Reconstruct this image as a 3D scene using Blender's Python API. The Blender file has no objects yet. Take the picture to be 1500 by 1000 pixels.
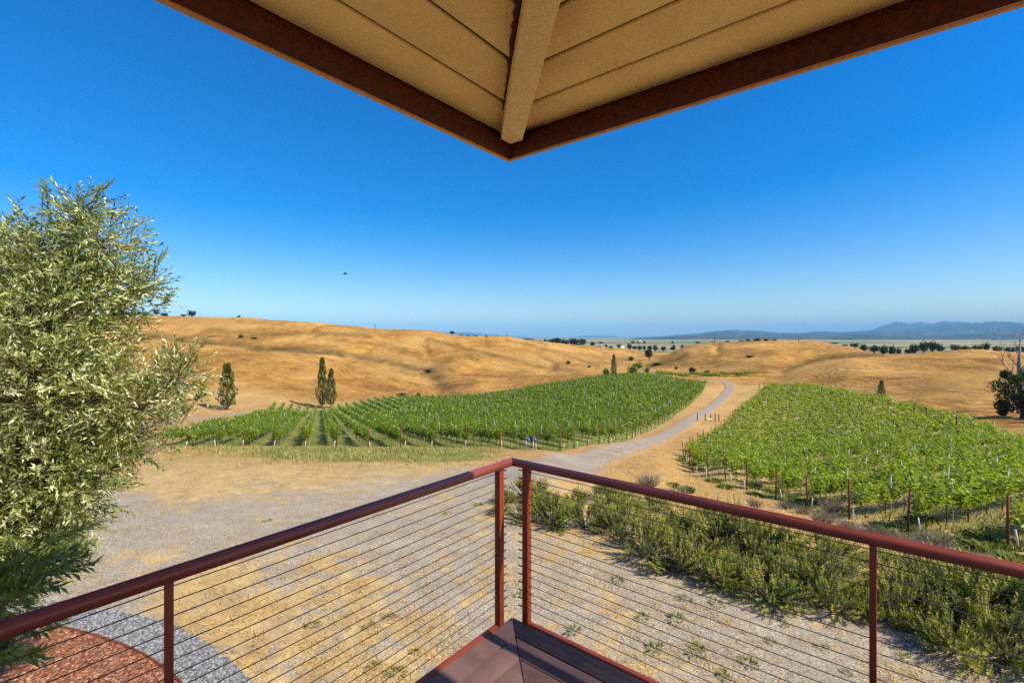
import bpy, bmesh, math, random
import numpy as np
from mathutils import Vector, Matrix

random.seed(7)
rng = np.random.default_rng(11)
SC = bpy.context.scene
COL = SC.collection
R = math.radians
CAM = 4.8                      # camera height above the yard
F, CX, HZ = 687.0, 750.0, 493.0  # focal length in photo pixels, centre column, horizon row

# ------------------------------------------------------------------ helpers
def link(o, parent=None):
    COL.objects.link(o)
    if parent is not None:
        o.parent = parent
    return o

def tag(o, label=None, cat=None, group=None, kind=None):
    if label: o['label'] = label
    if cat: o['category'] = cat
    if group: o['group'] = group
    if kind: o['kind'] = kind
    return o

def empty(name, loc, rz=0.0, label=None, cat=None, group=None):
    o = bpy.data.objects.new(name, None)
    o.empty_display_size = 0.2
    o.location = loc
    o.rotation_euler = (0, 0, rz)
    link(o)
    return tag(o, label, cat, group)

def make_mesh(name, verts, faces, attrs=None, smooth=False):
    """verts (n,3); faces: (m,k) array or list of arrays of differing k"""
    me = bpy.data.meshes.new(name)
    verts = np.asarray(verts, dtype=np.float32).reshape(-1, 3)
    if isinstance(faces, np.ndarray):
        faces = [faces]
    faces = [np.asarray(f, dtype=np.int32) for f in faces if len(f)]
    me.vertices.add(len(verts))
    me.vertices.foreach_set('co', verts.ravel())
    loops = np.concatenate([f.ravel() for f in faces])
    me.loops.add(len(loops))
    me.loops.foreach_set('vertex_index', loops)
    starts = []
    base = 0
    for f in faces:
        starts.append(base + np.arange(len(f)) * f.shape[1])
        base += f.size
    starts = np.concatenate(starts).astype(np.int32)
    me.polygons.add(len(starts))
    me.polygons.foreach_set('loop_start', starts)
    me.update(calc_edges=True)
    if attrs:
        for k, v in attrs.items():
            a = me.attributes.new(k, 'FLOAT', 'POINT')
            a.data.foreach_set('value', np.asarray(v, dtype=np.float32))
    if smooth:
        me.polygons.foreach_set('use_smooth', np.ones(len(starts), dtype=bool))
    return me

def obj(name, me, mat=None, parent=None, loc=None, rz=None):
    o = bpy.data.objects.new(name, me)
    if mat is not None and len(me.materials) == 0:
        me.materials.append(mat)
    if loc is not None: o.location = loc
    if rz is not None: o.rotation_euler = (0, 0, rz)
    return link(o, parent)

class MB:
    """collects primitive shapes into one mesh"""
    def __init__(s):
        s.v = []; s.f = []; s.n = 0; s.a = []
    def add(s, v, f, tint=0.5):
        s.v.append(np.asarray(v, dtype=float))
        for q in f: s.f.append([i + s.n for i in q])
        s.a += [tint] * len(v)
        s.n += len(v)
    def box(s, o, ax, ay, az, tint=0.5):
        o, ax, ay, az = map(np.asarray, (o, ax, ay, az))
        v = [o, o+ax, o+ax+ay, o+ay, o+az, o+ax+az, o+ax+ay+az, o+ay+az]
        s.add(v, [(3,2,1,0),(4,5,6,7),(0,1,5,4),(1,2,6,5),(2,3,7,6),(3,0,4,7)], tint)
    def cbox(s, c, sx, sy, sz, tint=0.5):
        s.box((c[0]-sx/2, c[1]-sy/2, c[2]-sz/2), (sx,0,0), (0,sy,0), (0,0,sz), tint)
    def tube(s, pts, rad, seg=6, tint=0.5, cap=True):
        pts = [np.asarray(p, dtype=float) for p in pts]
        n = len(pts)
        if not hasattr(rad, '__len__'): rad = [rad]*n
        vs = []
        for i, p in enumerate(pts):
            t = pts[min(i+1, n-1)] - pts[max(i-1, 0)]
            t = t/(np.linalg.norm(t)+1e-9)
            up = np.array([0,0,1.]) if abs(t[2]) < .9 else np.array([1.,0,0])
            a = np.cross(t, up); a /= np.linalg.norm(a); b = np.cross(t, a)
            for k in range(seg):
                an = 2*math.pi*k/seg
                vs.append(p + rad[i]*(a*math.cos(an) + b*math.sin(an)))
        fs = []
        for i in range(n-1):
            for k in range(seg):
                k2 = (k+1) % seg
                fs.append((i*seg+k, i*seg+k2, (i+1)*seg+k2, (i+1)*seg+k))
        if cap:
            fs.append(tuple(range(seg))[::-1]); fs.append(tuple((n-1)*seg+k for k in range(seg)))
        s.add(vs, fs, tint)
    def mesh(s, name, smooth=False):
        by = {}
        for q in s.f: by.setdefault(len(q), []).append(q)
        me = make_mesh(name, np.concatenate(s.v), [np.array(q) for q in by.values()], {'tint': s.a}, smooth)
        if len(s.f) < 400:
            bm = bmesh.new(); bm.from_mesh(me); bmesh.ops.recalc_face_normals(bm, faces=bm.faces); bm.to_mesh(me); bm.free()
        return me
    def obj(s, name, mat, parent=None, loc=None, rz=None, smooth=False):
        return obj(name, s.mesh(name, smooth), mat, parent, loc, rz)

def bevel(o, w, seg=2):
    m = o.modifiers.new('bevel', 'BEVEL'); m.width = w; m.segments = seg; m.limit_method = 'ANGLE'
    return o

def unit(a):
    return a/(np.linalg.norm(a, axis=-1, keepdims=True)+1e-9)

def leaf_quads(c, d, n, L, W, fold=0.12):
    """c base points, d directions, n normals -> lance-shaped quads"""
    d = unit(d); s = unit(np.cross(d, n)); n = np.cross(s, d)
    L = np.broadcast_to(np.asarray(L, dtype=float).reshape(-1, 1), (len(c), 1))
    W = np.broadcast_to(np.asarray(W, dtype=float).reshape(-1, 1), (len(c), 1))
    m = c + d*L*.45
    v = np.stack([c, m + s*W*.5 + n*W*fold, c + d*L, m - s*W*.5 + n*W*fold], 1)
    return v.reshape(-1, 3), np.arange(len(c)*4).reshape(-1, 4)

ORD = 'first second third fourth fifth sixth seventh eighth ninth tenth eleventh twelfth thirteenth fourteenth fifteenth sixteenth seventeenth eighteenth nineteenth'.split()
TENS = {2:'twent',3:'thirt',4:'fort',5:'fift',6:'sixt',7:'sevent',8:'eight',9:'ninet'}
def nth(i):
    if i <= 19: return ORD[i-1]
    t, u = divmod(i, 10)
    return TENS[t]+'ieth' if u == 0 else TENS[t]+'y-'+ORD[u-1]

# ------------------------------------------------------------------ noise and terrain
_tab = rng.random((256, 256))
def vnoise(x, y):
    xi = np.floor(x).astype(int); yi = np.floor(y).astype(int)
    fx = x-xi; fy = y-yi
    fx = fx*fx*fx*(fx*(fx*6-15)+10); fy = fy*fy*fy*(fy*(fy*6-15)+10)
    a = _tab[xi & 255, yi & 255]; b = _tab[(xi+1) & 255, yi & 255]
    c = _tab[xi & 255, (yi+1) & 255]; d = _tab[(xi+1) & 255, (yi+1) & 255]
    return (a*(1-fx)+b*fx)*(1-fy) + (c*(1-fx)+d*fx)*fy - .5
def fbm(x, y, o=4):
    s = 0; a = 1
    for i in range(o):
        s = s + a*vnoise(x*2**i + 13.7*i, y*2**i + 7.1*i); a *= .5
    return s

def P(d, py): return (d, -(py-HZ)/F*d)
Y = -4.8
NEAR = [(1, Y), (7, Y), (11, Y-.03)]
NL = NEAR + [(13, -5.0), (20, -5.8), (30, -7.25)]
FARL = [(1500, -22), (4000, -40)]
FARR = [(900, -31), (4000, -40)]
COLS = {
 -500: NL+[P(42,650),P(80,622),P(120,606),P(170,585),P(280,512),P(320,510),P(520,455),(800,12)]+FARL,
 0:   NL+[P(42,650),P(80,622),P(120,606),P(170,585),P(280,510),P(320,508),P(520,457),(800,12)]+FARL,
 150: NL+[P(41,654),P(60,632),P(100,613),P(128,602),P(141,588),P(165,573),P(262,506),P(300,508),P(510,460),(700,14)]+FARL,
 270: NL+[P(40,657),P(60,632),P(100,613),P(128,601),P(140,587),P(165,571),P(255,504),P(300,514),P(500,463),(650,16)]+FARL,
 370: NL+[P(38,656),P(60,634),P(100,613),P(133,601),P(146,588),P(168,573),P(250,512),P(298,523),P(490,467),(650,14)]+FARL,
 470: NL+[P(37,656),P(60,633),P(100,612),P(156,597.5),P(169,584),P(200,561),P(250,521),P(295,529),P(480,473),(650,9)]+FARL,
 570: NL+[P(36,656),P(60,632),P(100,610),P(155,586),P(172,582),P(205,572),P(270,538),P(300,544),P(470,481),(640,3)]+FARL,
 625: NL+[P(36,656),P(60,632),P(100,609),P(158,585),P(175,582),P(215,574),P(290,549),P(330,538),P(455,484),(620,0)]+FARL,
 665: NL+[P(36,656),P(60,632),P(100,608),P(160,584),P(180,579),P(230,566),P(300,538),P(400,506),P(455,491.5),(600,-3),(1200,-25),(4000,-40)],
 740: NL+[P(35,656),P(60,630),P(100,605),P(165,577),P(190,573),P(300,545),P(420,510),P(500,493.5),(650,-6),(1300,-30),(4000,-40)],
 800: NL+[P(34,660),P(60,628),P(100,601),P(170,567),P(200,564),P(320,540),P(430,519),P(560,501),(700,-11),(1300,-32),(4000,-40)],
 860: NEAR+[(13,-5.1),(20,-6.2),P(32,673),P(45,647),P(60,627),P(100,597),P(180,557),P(210,557),P(320,541),P(450,523),P(620,506.5),(760,-16),(1300,-33),(4000,-40)],
 910: NEAR+[(13,-5.2),(20,-6.6),P(32,680),P(42,661),P(60,637),P(88,606),P(120,580),P(190,551),P(220,553),P(300,543),P(450,527),P(680,512),(800,-21),(1300,-34),(4000,-40)],
 960: NEAR+[(13,-5.4),(20,-7.0),P(30,688),P(40,672),P(60,645),P(88,613),P(120,586),P(190,551),P(220,554),P(300,545),P(450,528),P(600,520),(800,-27),(1300,-35),(4000,-40)],
 1010: NEAR+[(20,-7.2),P(30,706),P(38,693),P(60,647),P(88,613),P(120,588),P(185,556),P(205,554),(240,-23),P(300,545),P(360,526),P(430,507),(520,-14),(800,-28),(1300,-36),(4000,-40)],
 1070: NEAR+[P(20,745),P(30,714),P(45,675),P(70,640),P(105,603),P(150,573),P(187,555.5),(235,-23),P(285,547),P(420,502),(520,-10)]+FARR,
 1130: NEAR+[P(17,770),P(26.6,732),P(45,685),P(70,645),P(100,610),P(160,566),P(175,563),(215,-24),P(260,550),P(420,500),(520,-9)]+FARR,
 1190: [(1,Y),(7,Y),(10,Y),P(15,790),P(23,748),P(40,690),P(70,640),P(100,606),P(145,569),(185,-22),P(265,533),P(305,536),P(420,500),(520,-9)]+FARR,
 1245: [(1,Y),(7,Y),(9.5,Y),P(14,810),P(20,763),P(35,698),P(60,645),P(90,606),P(128,577),(160,-21),P(255,524),P(305,527),P(400,508),(500,-13)]+FARR,
 1300: [(1,Y),(7,Y),(8.8,Y),P(13,830),P(18.5,780),P(30,710),P(50,655),P(75,617),P(108,587),(135,-20),P(190,552),P(330,518),(420,-18)]+FARR,
 1360: [(1,Y),(7,Y),(8.6,Y),P(13,835),P(18,778),P(30,706),P(50,652),P(84,604),(110,-18.8),P(140,580),P(190,550),P(330,514.5),(420,-16)]+FARR,
 1420: [(1,Y),(7,Y),(8.5,Y),P(13,840),P(20,763),P(40,672),P(64,624),(85,-16.3),P(110,603),P(150,572),P(330,511),(420,-15)]+FARR,
 1500: [(1,Y),(7,Y),(8.5,Y),P(13,840),P(20,755),P(44,660),P(58,642),P(85,620),P(110,603),P(150,572),P(300,517),(420,-16)]+FARR,
 2100: [(1,Y),(7,Y),(8.5,Y),P(13,840),P(20,755),P(44,660),P(58,642),P(85,620),P(110,603),P(150,572),P(300,515),(420,-14)]+FARR,
}
def pchip_prep(x, y):
    x = np.array(x, float); y = np.array(y, float)
    h = np.diff(x); dl = np.diff(y)/h
    m = np.zeros(len(x)); m[0] = dl[0]; m[-1] = dl[-1]
    for i in range(1, len(x)-1):
        if dl[i-1]*dl[i] > 0:
            w1 = 2*h[i]+h[i-1]; w2 = h[i]+2*h[i-1]
            m[i] = (w1+w2)/(w1/dl[i-1]+w2/dl[i])
    return x, y, m
def pchip_eval(pp, q):
    x, y, m = pp
    q = np.clip(q, x[0], x[-1])
    i = np.clip(np.searchsorted(x, q)-1, 0, len(x)-2)
    h = x[i+1]-x[i]; t = (q-x[i])/h
    return (y[i]*(1+2*t)*(1-t)**2 + h*m[i]*t*(1-t)**2 + y[i+1]*t*t*(3-2*t) + h*m[i+1]*t*t*(t-1))
CPX = np.array(sorted(COLS), float)
CPP = []
for k in sorted(COLS):
    pts = COLS[k] + [(40000, -42)]
    CPP.append(pchip_prep([math.log(p[0]) for p in pts], [p[1] for p in pts]))
TMIN, TMAX = (-500-CX)/F, (2100-CX)/F
def sstep(a, b, x):
    t = np.clip((x-a)/(b-a), 0, 1); return t*t*(3-2*t)

def T(x, y):
    """world height of the terrain"""
    x = np.atleast_1d(np.asarray(x, float)); y = np.atleast_1d(np.asarray(y, float))
    x, y = np.broadcast_arrays(x, y)
    r = np.hypot(x, y)
    th = np.arctan2(x, np.maximum(y, 1e-6))
    th = np.where(y <= 0, np.sign(x)*1.6, th)
    tc = np.clip(np.tan(np.clip(th, -1.5, 1.5)), TMIN, TMAX)
    d = np.maximum(r/np.sqrt(1+tc*tc), 1.0)
    px = CX + F*tc
    ld = np.log(d)
    Z = np.stack([pchip_eval(p, ld) for p in CPP])          # columns x points
    n = len(CPX)
    i = np.clip(np.searchsorted(CPX, px)-1, 0, n-2)
    j = np.arange(len(px))
    h = CPX[i+1]-CPX[i]; t = (px-CPX[i])/h
    z0 = Z[i, j]; z1 = Z[i+1, j]
    im = np.maximum(i-1, 0); ip = np.minimum(i+2, n-1)
    s0 = (z1-Z[im, j])/(CPX[i+1]-CPX[im])*h*.8
    s1 = (Z[ip, j]-z0)/(CPX[ip]-CPX[i])*h*.8
    z = z0*(1+2*t)*(1-t)**2 + s0*t*(1-t)**2 + z1*t*t*(3-2*t) + s1*t*t*(t-1)
    # small natural relief, growing with distance
    w1 = sstep(160, 260, d)*(1-sstep(700, 1500, d))
    z = z + w1*(fbm(x/80., y/80.+9, 4)*3.6)
    # gullies running down the slopes
    g = np.abs(fbm(x/70.+31, y/110.+4, 3))
    z = z - w1*2.4*np.exp(-(g/.09)**2)
    w0 = sstep(9, 30, d)
    z = z + w0*(1-w1)*(1-sstep(700, 1500, d))*fbm(x/9., y/9., 3)*.22 + fbm(x/2.3+5, y/2.3, 3)*.035*(1-sstep(60, 120, d))
    return z + CAM
def T1(x, y): return float(T(x, y)[0])

_D = np.exp(np.linspace(math.log(3), math.log(9000), 5200))
def hit(px, py, dmin=3):
    """first point where the ray through a photo pixel meets the terrain"""
    u = (px-CX)/F; v = -(py-HZ)/F
    d = _D[_D >= dmin]
    z = T(u*d, d)
    zr = CAM + v*d
    k = np.nonzero(z >= zr)[0]
    if len(k) == 0: return None
    k = k[0]
    if k > 0:
        e0 = zr[k-1]-z[k-1]; e1 = z[k]-zr[k]
        dd = d[k-1] + (d[k]-d[k-1])*e0/(e0+e1+1e-9)
    else: dd = d[0]
    return Vector((u*dd, dd, T1(u*dd, dd)))

def inpoly(x, y, poly):
    x = np.asarray(x); y = np.asarray(y)
    c = np.zeros(x.shape, bool)
    n = len(poly)
    for i in range(n):
        x0, y0 = poly[i]; x1, y1 = poly[(i+1) % n]
        k = ((y0 > y) != (y1 > y)) & (x < (x1-x0)*(y-y0)/((y1-y0) if y1 != y0 else 1e-9)+x0)
        c ^= k
    return c
# ------------------------------------------------------------------ light and air
SUN, SKY, EXPO, HAZE = 5.0, .14, 0.38, 4.2e-5
AIR, DUST, OZONE, SAT, HUE = 1.0, .9, 4.0, 1.55, .508
HCOL, VB = (.26,.62,1.0), 1
# ------------------------------------------------------------------ materials
class NT:
    def __init__(s, name):
        s.m = bpy.data.materials.new(name); s.m.use_nodes = True
        s.t = s.m.node_tree; s.t.nodes.clear()
        s.out = s.t.nodes.new('ShaderNodeOutputMaterial')
    def n(s, typ, inp=None, **kw):
        nd = s.t.nodes.new('ShaderNode'+typ)
        for k, v in kw.items(): setattr(nd, k, v)
        for k, v in (inp or {}).items(): s.set(nd.inputs[k], v)
        return nd
    def set(s, sock, v):
        if isinstance(v, bpy.types.NodeSocket): s.t.links.new(v, sock)
        elif isinstance(v, bpy.types.Node): s.t.links.new(v.outputs[0], sock)
        else:
            if hasattr(sock.default_value, '__len__') and len(sock.default_value) == 4 and len(v) == 3: v = (*v, 1)
            sock.default_value = v
    def pos(s): return s.n('NewGeometry').outputs['Position']
    def obj(s): return s.n('TexCoord').outputs['Object']
    def attr(s, a): return s.n('Attribute', attribute_name=a).outputs['Fac']
    def mapping(s, vec, scale=(1,1,1), rot=(0,0,0)):
        return s.n('Mapping', {'Vector': vec, 'Scale': scale, 'Rotation': rot}).outputs[0]
    def noise(s, vec, scale, detail=4, rough=.55, dist=0.0):
        return s.n('TexNoise', {'Vector': vec, 'Scale': scale, 'Detail': detail, 'Roughness': rough, 'Distortion': dist}).outputs['Fac']
    def voro(s, vec, scale, out='Color', feature='F1'):
        return s.n('TexVoronoi', {'Vector': vec, 'Scale': scale}, feature=feature).outputs[out]
    def ramp(s, fac, stops, interp='LINEAR'):
        nd = s.n('ValToRGB', {'Fac': fac}); cr = nd.color_ramp; cr.interpolation = interp
        while len(cr.elements) < len(stops): cr.elements.new(.5)
        for e, (p, c) in zip(cr.elements, stops):
            e.position = p; e.color = (*c, 1) if not isinstance(c, (int, float)) else (c, c, c, 1)
        return nd.outputs['Color']
    def math(s, op, a, b=0.5, clamp=False):
        nd = s.n('Math', operation=op, use_clamp=clamp); s.set(nd.inputs[0], a); s.set(nd.inputs[1], b); return nd.outputs[0]
    def mix(s, f, a, b, blend='MIX'):
        nd = s.n('MixRGB', blend_type=blend); s.set(nd.inputs[0], f); s.set(nd.inputs[1], a); s.set(nd.inputs[2], b); return nd.outputs[0]
    def step(s, x, lo, hi):
        return s.n('MapRange', {'Value': x, 'From Min': lo, 'From Max': hi}, interpolation_type='SMOOTHSTEP').outputs[0]
    def bump(s, h, strength=.5, dist=.02):
        return s.n('Bump', {'Height': h, 'Strength': strength, 'Distance': dist}).outputs[0]
    def pbr(s, col, rough=.8, spec=.3, normal=None, metal=0.0, **kw):
        p = s.n('BsdfPrincipled', {'Base Color': col, 'Roughness': rough, 'Specular IOR Level': spec, 'Metallic': metal})
        if normal is not None: s.set(p.inputs['Normal'], normal)
        for k, v in kw.items(): s.set(p.inputs[k.replace('_', ' ')], v)
        return p
    def done(s, sh):
        s.set(s.out.inputs['Surface'], sh if isinstance(sh, bpy.types.NodeSocket) else sh.outputs[0]); return s.m

def leaf_mat(name, cols, rough=.5, spec=.4, trans=.35, nscale=2.0):
    n = NT(name)
    t = n.attr('tint')
    c = n.ramp(t, [(i/(len(cols)-1), k) for i, k in enumerate(cols)])
    ns = n.noise(n.pos(), nscale, 2)
    c = n.mix(.5, c, n.ramp(ns, [(.3, (.55,.6,.5)), (.7, (1.35,1.3,1.2))]), 'MULTIPLY')
    p = n.pbr(c, rough, spec)
    tr = n.n('BsdfTranslucent', {'Color': n.mix(1, c, (1.5,1.55,.7), 'MULTIPLY')})
    mx = n.n('MixShader', {0: trans, 1: p.outputs[0], 2: tr.outputs[0]})
    return n.done(mx)

def bark_mat(name, a, b, sc=18):
    n = NT(name); v = n.mapping(n.obj(), (1,1,.25))
    f = n.noise(v, sc, 5)
    return n.done(n.pbr(n.ramp(f, [(.3, a), (.7, b)]), .9, .2, n.bump(f, .6, .02)))

def paint_mat(name, a, b, rough=.4, sc=9, spec=.5, bumpn=True):
    n = NT(name); f = n.noise(n.pos(), sc, 5); g = n.noise(n.pos(), 140, 2)
    c = n.ramp(f, [(.3, a), (.7, b)])
    r = n.ramp(f, [(.3, rough*.8), (.75, rough*1.3)])
    return n.done(n.pbr(c, r, spec, n.bump(g, .12, .003) if bumpn else None))

M = {}
M['olive'] = leaf_mat('olive_leaf', [(.04,.07,.010),(.18,.235,.036),(.46,.50,.15),(.93,.90,.60)], .32, .8, .22)
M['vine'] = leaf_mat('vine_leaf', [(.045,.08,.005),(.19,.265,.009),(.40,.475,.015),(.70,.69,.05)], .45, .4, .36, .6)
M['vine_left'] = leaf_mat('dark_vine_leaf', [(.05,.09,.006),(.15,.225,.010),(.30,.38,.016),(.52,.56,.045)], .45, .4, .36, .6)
M['rosemary'] = leaf_mat('rosemary_leaf', [(.04,.06,.012),(.115,.15,.016),(.25,.285,.026),(.47,.38,.07)], .55, .3, .22, 1.5)
M['poplar'] = leaf_mat('poplar_leaf', [(.025,.045,.008),(.05,.085,.012),(.09,.13,.02),(.13,.17,.03)], .5, .35, .25, .3)
M['oak'] = leaf_mat('oak_leaf', [(.015,.03,.006),(.04,.07,.012),(.08,.11,.02),(.14,.17,.035)], .5, .35, .2, .5)
M['eucalypt'] = leaf_mat('grey_green_leaf', [(.012,.02,.010),(.03,.045,.02),(.05,.07,.03),(.08,.10,.045)], .6, .3, .15, .2)
M['bright'] = leaf_mat('bright_leaf', [(.05,.09,.012),(.10,.16,.02),(.15,.22,.03),(.2,.27,.05)], .5, .3, .3, .3)
M['weed'] = leaf_mat('weed_leaf', [(.05,.085,.015),(.11,.16,.022),(.22,.24,.05),(.42,.34,.12)], .7, .2, .3, 2)
M['greygrass'] = leaf_mat('green_grass_blade', [(.17,.19,.05),(.31,.30,.09),(.46,.39,.15),(.60,.47,.22)], .8, .1, .3, .4)
M['straw'] = leaf_mat('dry_straw', [(.34,.20,.06),(.51,.325,.10),(.64,.44,.165),(.76,.59,.29)], .8, .15, .15, 1.2)
M['brush'] = leaf_mat('dry_twig', [(.10,.075,.06),(.18,.14,.11),(.28,.23,.18),(.36,.30,.22)], .9, .1, .0, 2)
M['bark'] = bark_mat('brown_bark', (.06,.042,.03), (.16,.12,.085))
M['twig'] = bark_mat('olive_bark', (.16,.11,.06), (.30,.22,.12))
M['vinewood'] = bark_mat('vine_wood', (.045,.03,.02), (.12,.08,.05))
M['deadwood'] = bark_mat('dead_wood', (.20,.15,.13), (.40,.33,.29), 6)
M['redpaint'] = paint_mat('red_brown_paint', (.20,.033,.012), (.28,.050,.017), .42, spec=.3)
M['railpaint'] = paint_mat('rail_paint', (.215,.043,.027), (.285,.062,.038), .38, spec=.5)
M['maroon'] = paint_mat('maroon_steel', (.030,.007,.004), (.115,.022,.010), .65, 45, .25)
M['lip'] = paint_mat('eave_lip_paint', (.45,.20,.08), (.60,.29,.12), .6, 14)
M['rust'] = paint_mat('rusty_steel', (.13,.035,.017), (.24,.075,.03), .85, 12, .2)
M['white'] = paint_mat('weathered_white', (.62,.60,.56), (.80,.79,.76), .6, 8, .3)
M['galv'] = paint_mat('galvanised_steel', (.34,.38,.42), (.52,.56,.60), .5, 9, .5)
M['blueprimer'] = paint_mat('violet_pipe_primer', (.10,.09,.32), (.16,.14,.42), .5, 9, .4)
M['blackhose'] = paint_mat('black_hose', (.012,.012,.012), (.025,.025,.025), .6, 9, .3)
M['darkmetal'] = paint_mat('corner_dark', (.03,.02,.02), (.05,.03,.03), .6, 9, .3)
M['wall_w'] = paint_mat('white_wall', (.66,.66,.63), (.8,.8,.77), .8, .5, .2)
M['roof_g'] = paint_mat('grey_roof', (.30,.30,.31), (.45,.45,.45), .8, .5, .2)
M['barnred'] = paint_mat('barn_red', (.25,.08,.05), (.34,.12,.08), .8, .2, .2)
M['window'] = paint_mat('window_glass', (.03,.04,.05), (.06,.07,.08), .15, 1, .5)
M['bird'] = paint_mat('dark_feather', (.015,.013,.012), (.04,.035,.03), .7, 9, .2)
M['poletimber'] = paint_mat('pole_timber', (.07,.055,.045), (.13,.10,.08), .9, 4, .1)
M['shingle'] = paint_mat('roof_shingle', (.16,.12,.10), (.24,.19,.15), .9, 9, .1)

def m_cable():
    n = NT('steel_cable')
    v = n.mapping(n.pos(), (1,1,1)); f = n.noise(v, 60, 2)
    return n.done(n.pbr(n.ramp(f, [(.3, (.075,.055,.048)), (.7, (.16,.12,.105))]), .42, .5, metal=.7))
M['cable'] = m_cable()

def m_soffit():
    n = NT('tan_soffit_board')
    f = n.noise(n.pos(), 2.2, 4); g = n.noise(n.pos(), 160, 3, .7); s = n.noise(n.mapping(n.pos(), (6,6,6)), 4, 4)
    c = n.ramp(f, [(.3, (.77,.53,.215)), (.7, (.88,.64,.275))])
    c = n.mix(.45, c, n.ramp(g, [(.3, (.86,.86,.86)), (.7, (1.16,1.16,1.16))]), 'MULTIPLY')
    c = n.mix(.25, c, n.ramp(s, [(.33, (.82,.78,.70)), (.5, (1,1,1))]), 'MULTIPLY')
    return n.done(n.pbr(c, .75, .25, n.bump(g, .25, .004)))
M['soffit'] = m_soffit()
def m_beam():
    n = NT('tan_rough_sawn_beam')
    g = n.noise(n.mapping(n.pos(), (1,1,1)), 120, 3, .7); w = n.noise(n.mapping(n.pos(), (2,14,2)), 9, 4)
    c = n.ramp(w, [(.3, (.74,.52,.23)), (.7, (.90,.67,.33))])
    c = n.mix(.6, c, n.ramp(g, [(.3, (.7,.7,.7)), (.7, (1.15,1.15,1.15))]), 'MULTIPLY')
    return n.done(n.pbr(c, .8, .2, n.bump(g, .5, .005)))
M['beam'] = m_beam()

def m_deck(name, grooved):
    n = NT(name)
    f = n.noise(n.pos(), 5, 4); g = n.noise(n.pos(), 220, 2)
    v = n.obj()
    streak = n.noise(n.mapping(v, (2, 60, 1)), 3, 3)
    c = n.ramp(f, [(.3, (.115,.062,.052)), (.7, (.18,.10,.082))])
    c = n.mix(.6, c, n.ramp(g, [(.35, (.75,.75,.75)), (.75, (1.5,1.45,1.4))]), 'MULTIPLY')
    c = n.mix(.5, c, n.ramp(streak, [(.3, (.75,.75,.75)), (.7, (1.2,1.2,1.2))]), 'MULTIPLY')
    dust = n.step(n.noise(n.pos(), 38, 3), .70, .78)
    c = n.mix(n.math('MULTIPLY', dust, .35), c, (.45,.36,.28))
    nm = n.bump(g, .2, .004)
    return n.done(n.pbr(c, .62, .35, nm))
M['deck'] = m_deck('composite_deck_board', False)

def ground_cols(n):
    """straw, gravel colour sockets and a shared fine noise"""
    p = n.pos()
    fine = n.noise(p, 26, 5, .7); mid = n.noise(p, 1.6, 5, .6); big = n.noise(p, .35, 4)
    strand = n.noise(n.mapping(p, (34, 9, 9), (0,0,.6)), 1.0, 4, .7)
    strand2 = n.noise(n.mapping(p, (9, 34, 9), (0,0,.3)), 1.0, 4, .7)
    sfac = n.math('ADD', n.math('MULTIPLY', n.math('ADD', strand, strand2), .38), n.math('MULTIPLY', mid, .28))
    straw = n.ramp(sfac, [(.35, (.20,.12,.055)), (.45, (.40,.25,.10)), (.56, (.60,.415,.17)), (.69, (.78,.63,.36))])
    st = n.voro(p, 48)
    sep = n.n('SeparateColor', {0: st}).outputs[0]
    grav = n.ramp(sep, [(0, (.235,.195,.145)), (.4, (.36,.305,.22)), (.8, (.46,.40,.305)), (1, (.60,.54,.43))])
    grav = n.mix(.7, grav, n.ramp(mid, [(.3, (.74,.69,.64)), (.7, (1.14,1.10,1.05))]), 'MULTIPLY')
    return p, fine, mid, big, straw, grav, sep, sfac

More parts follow.
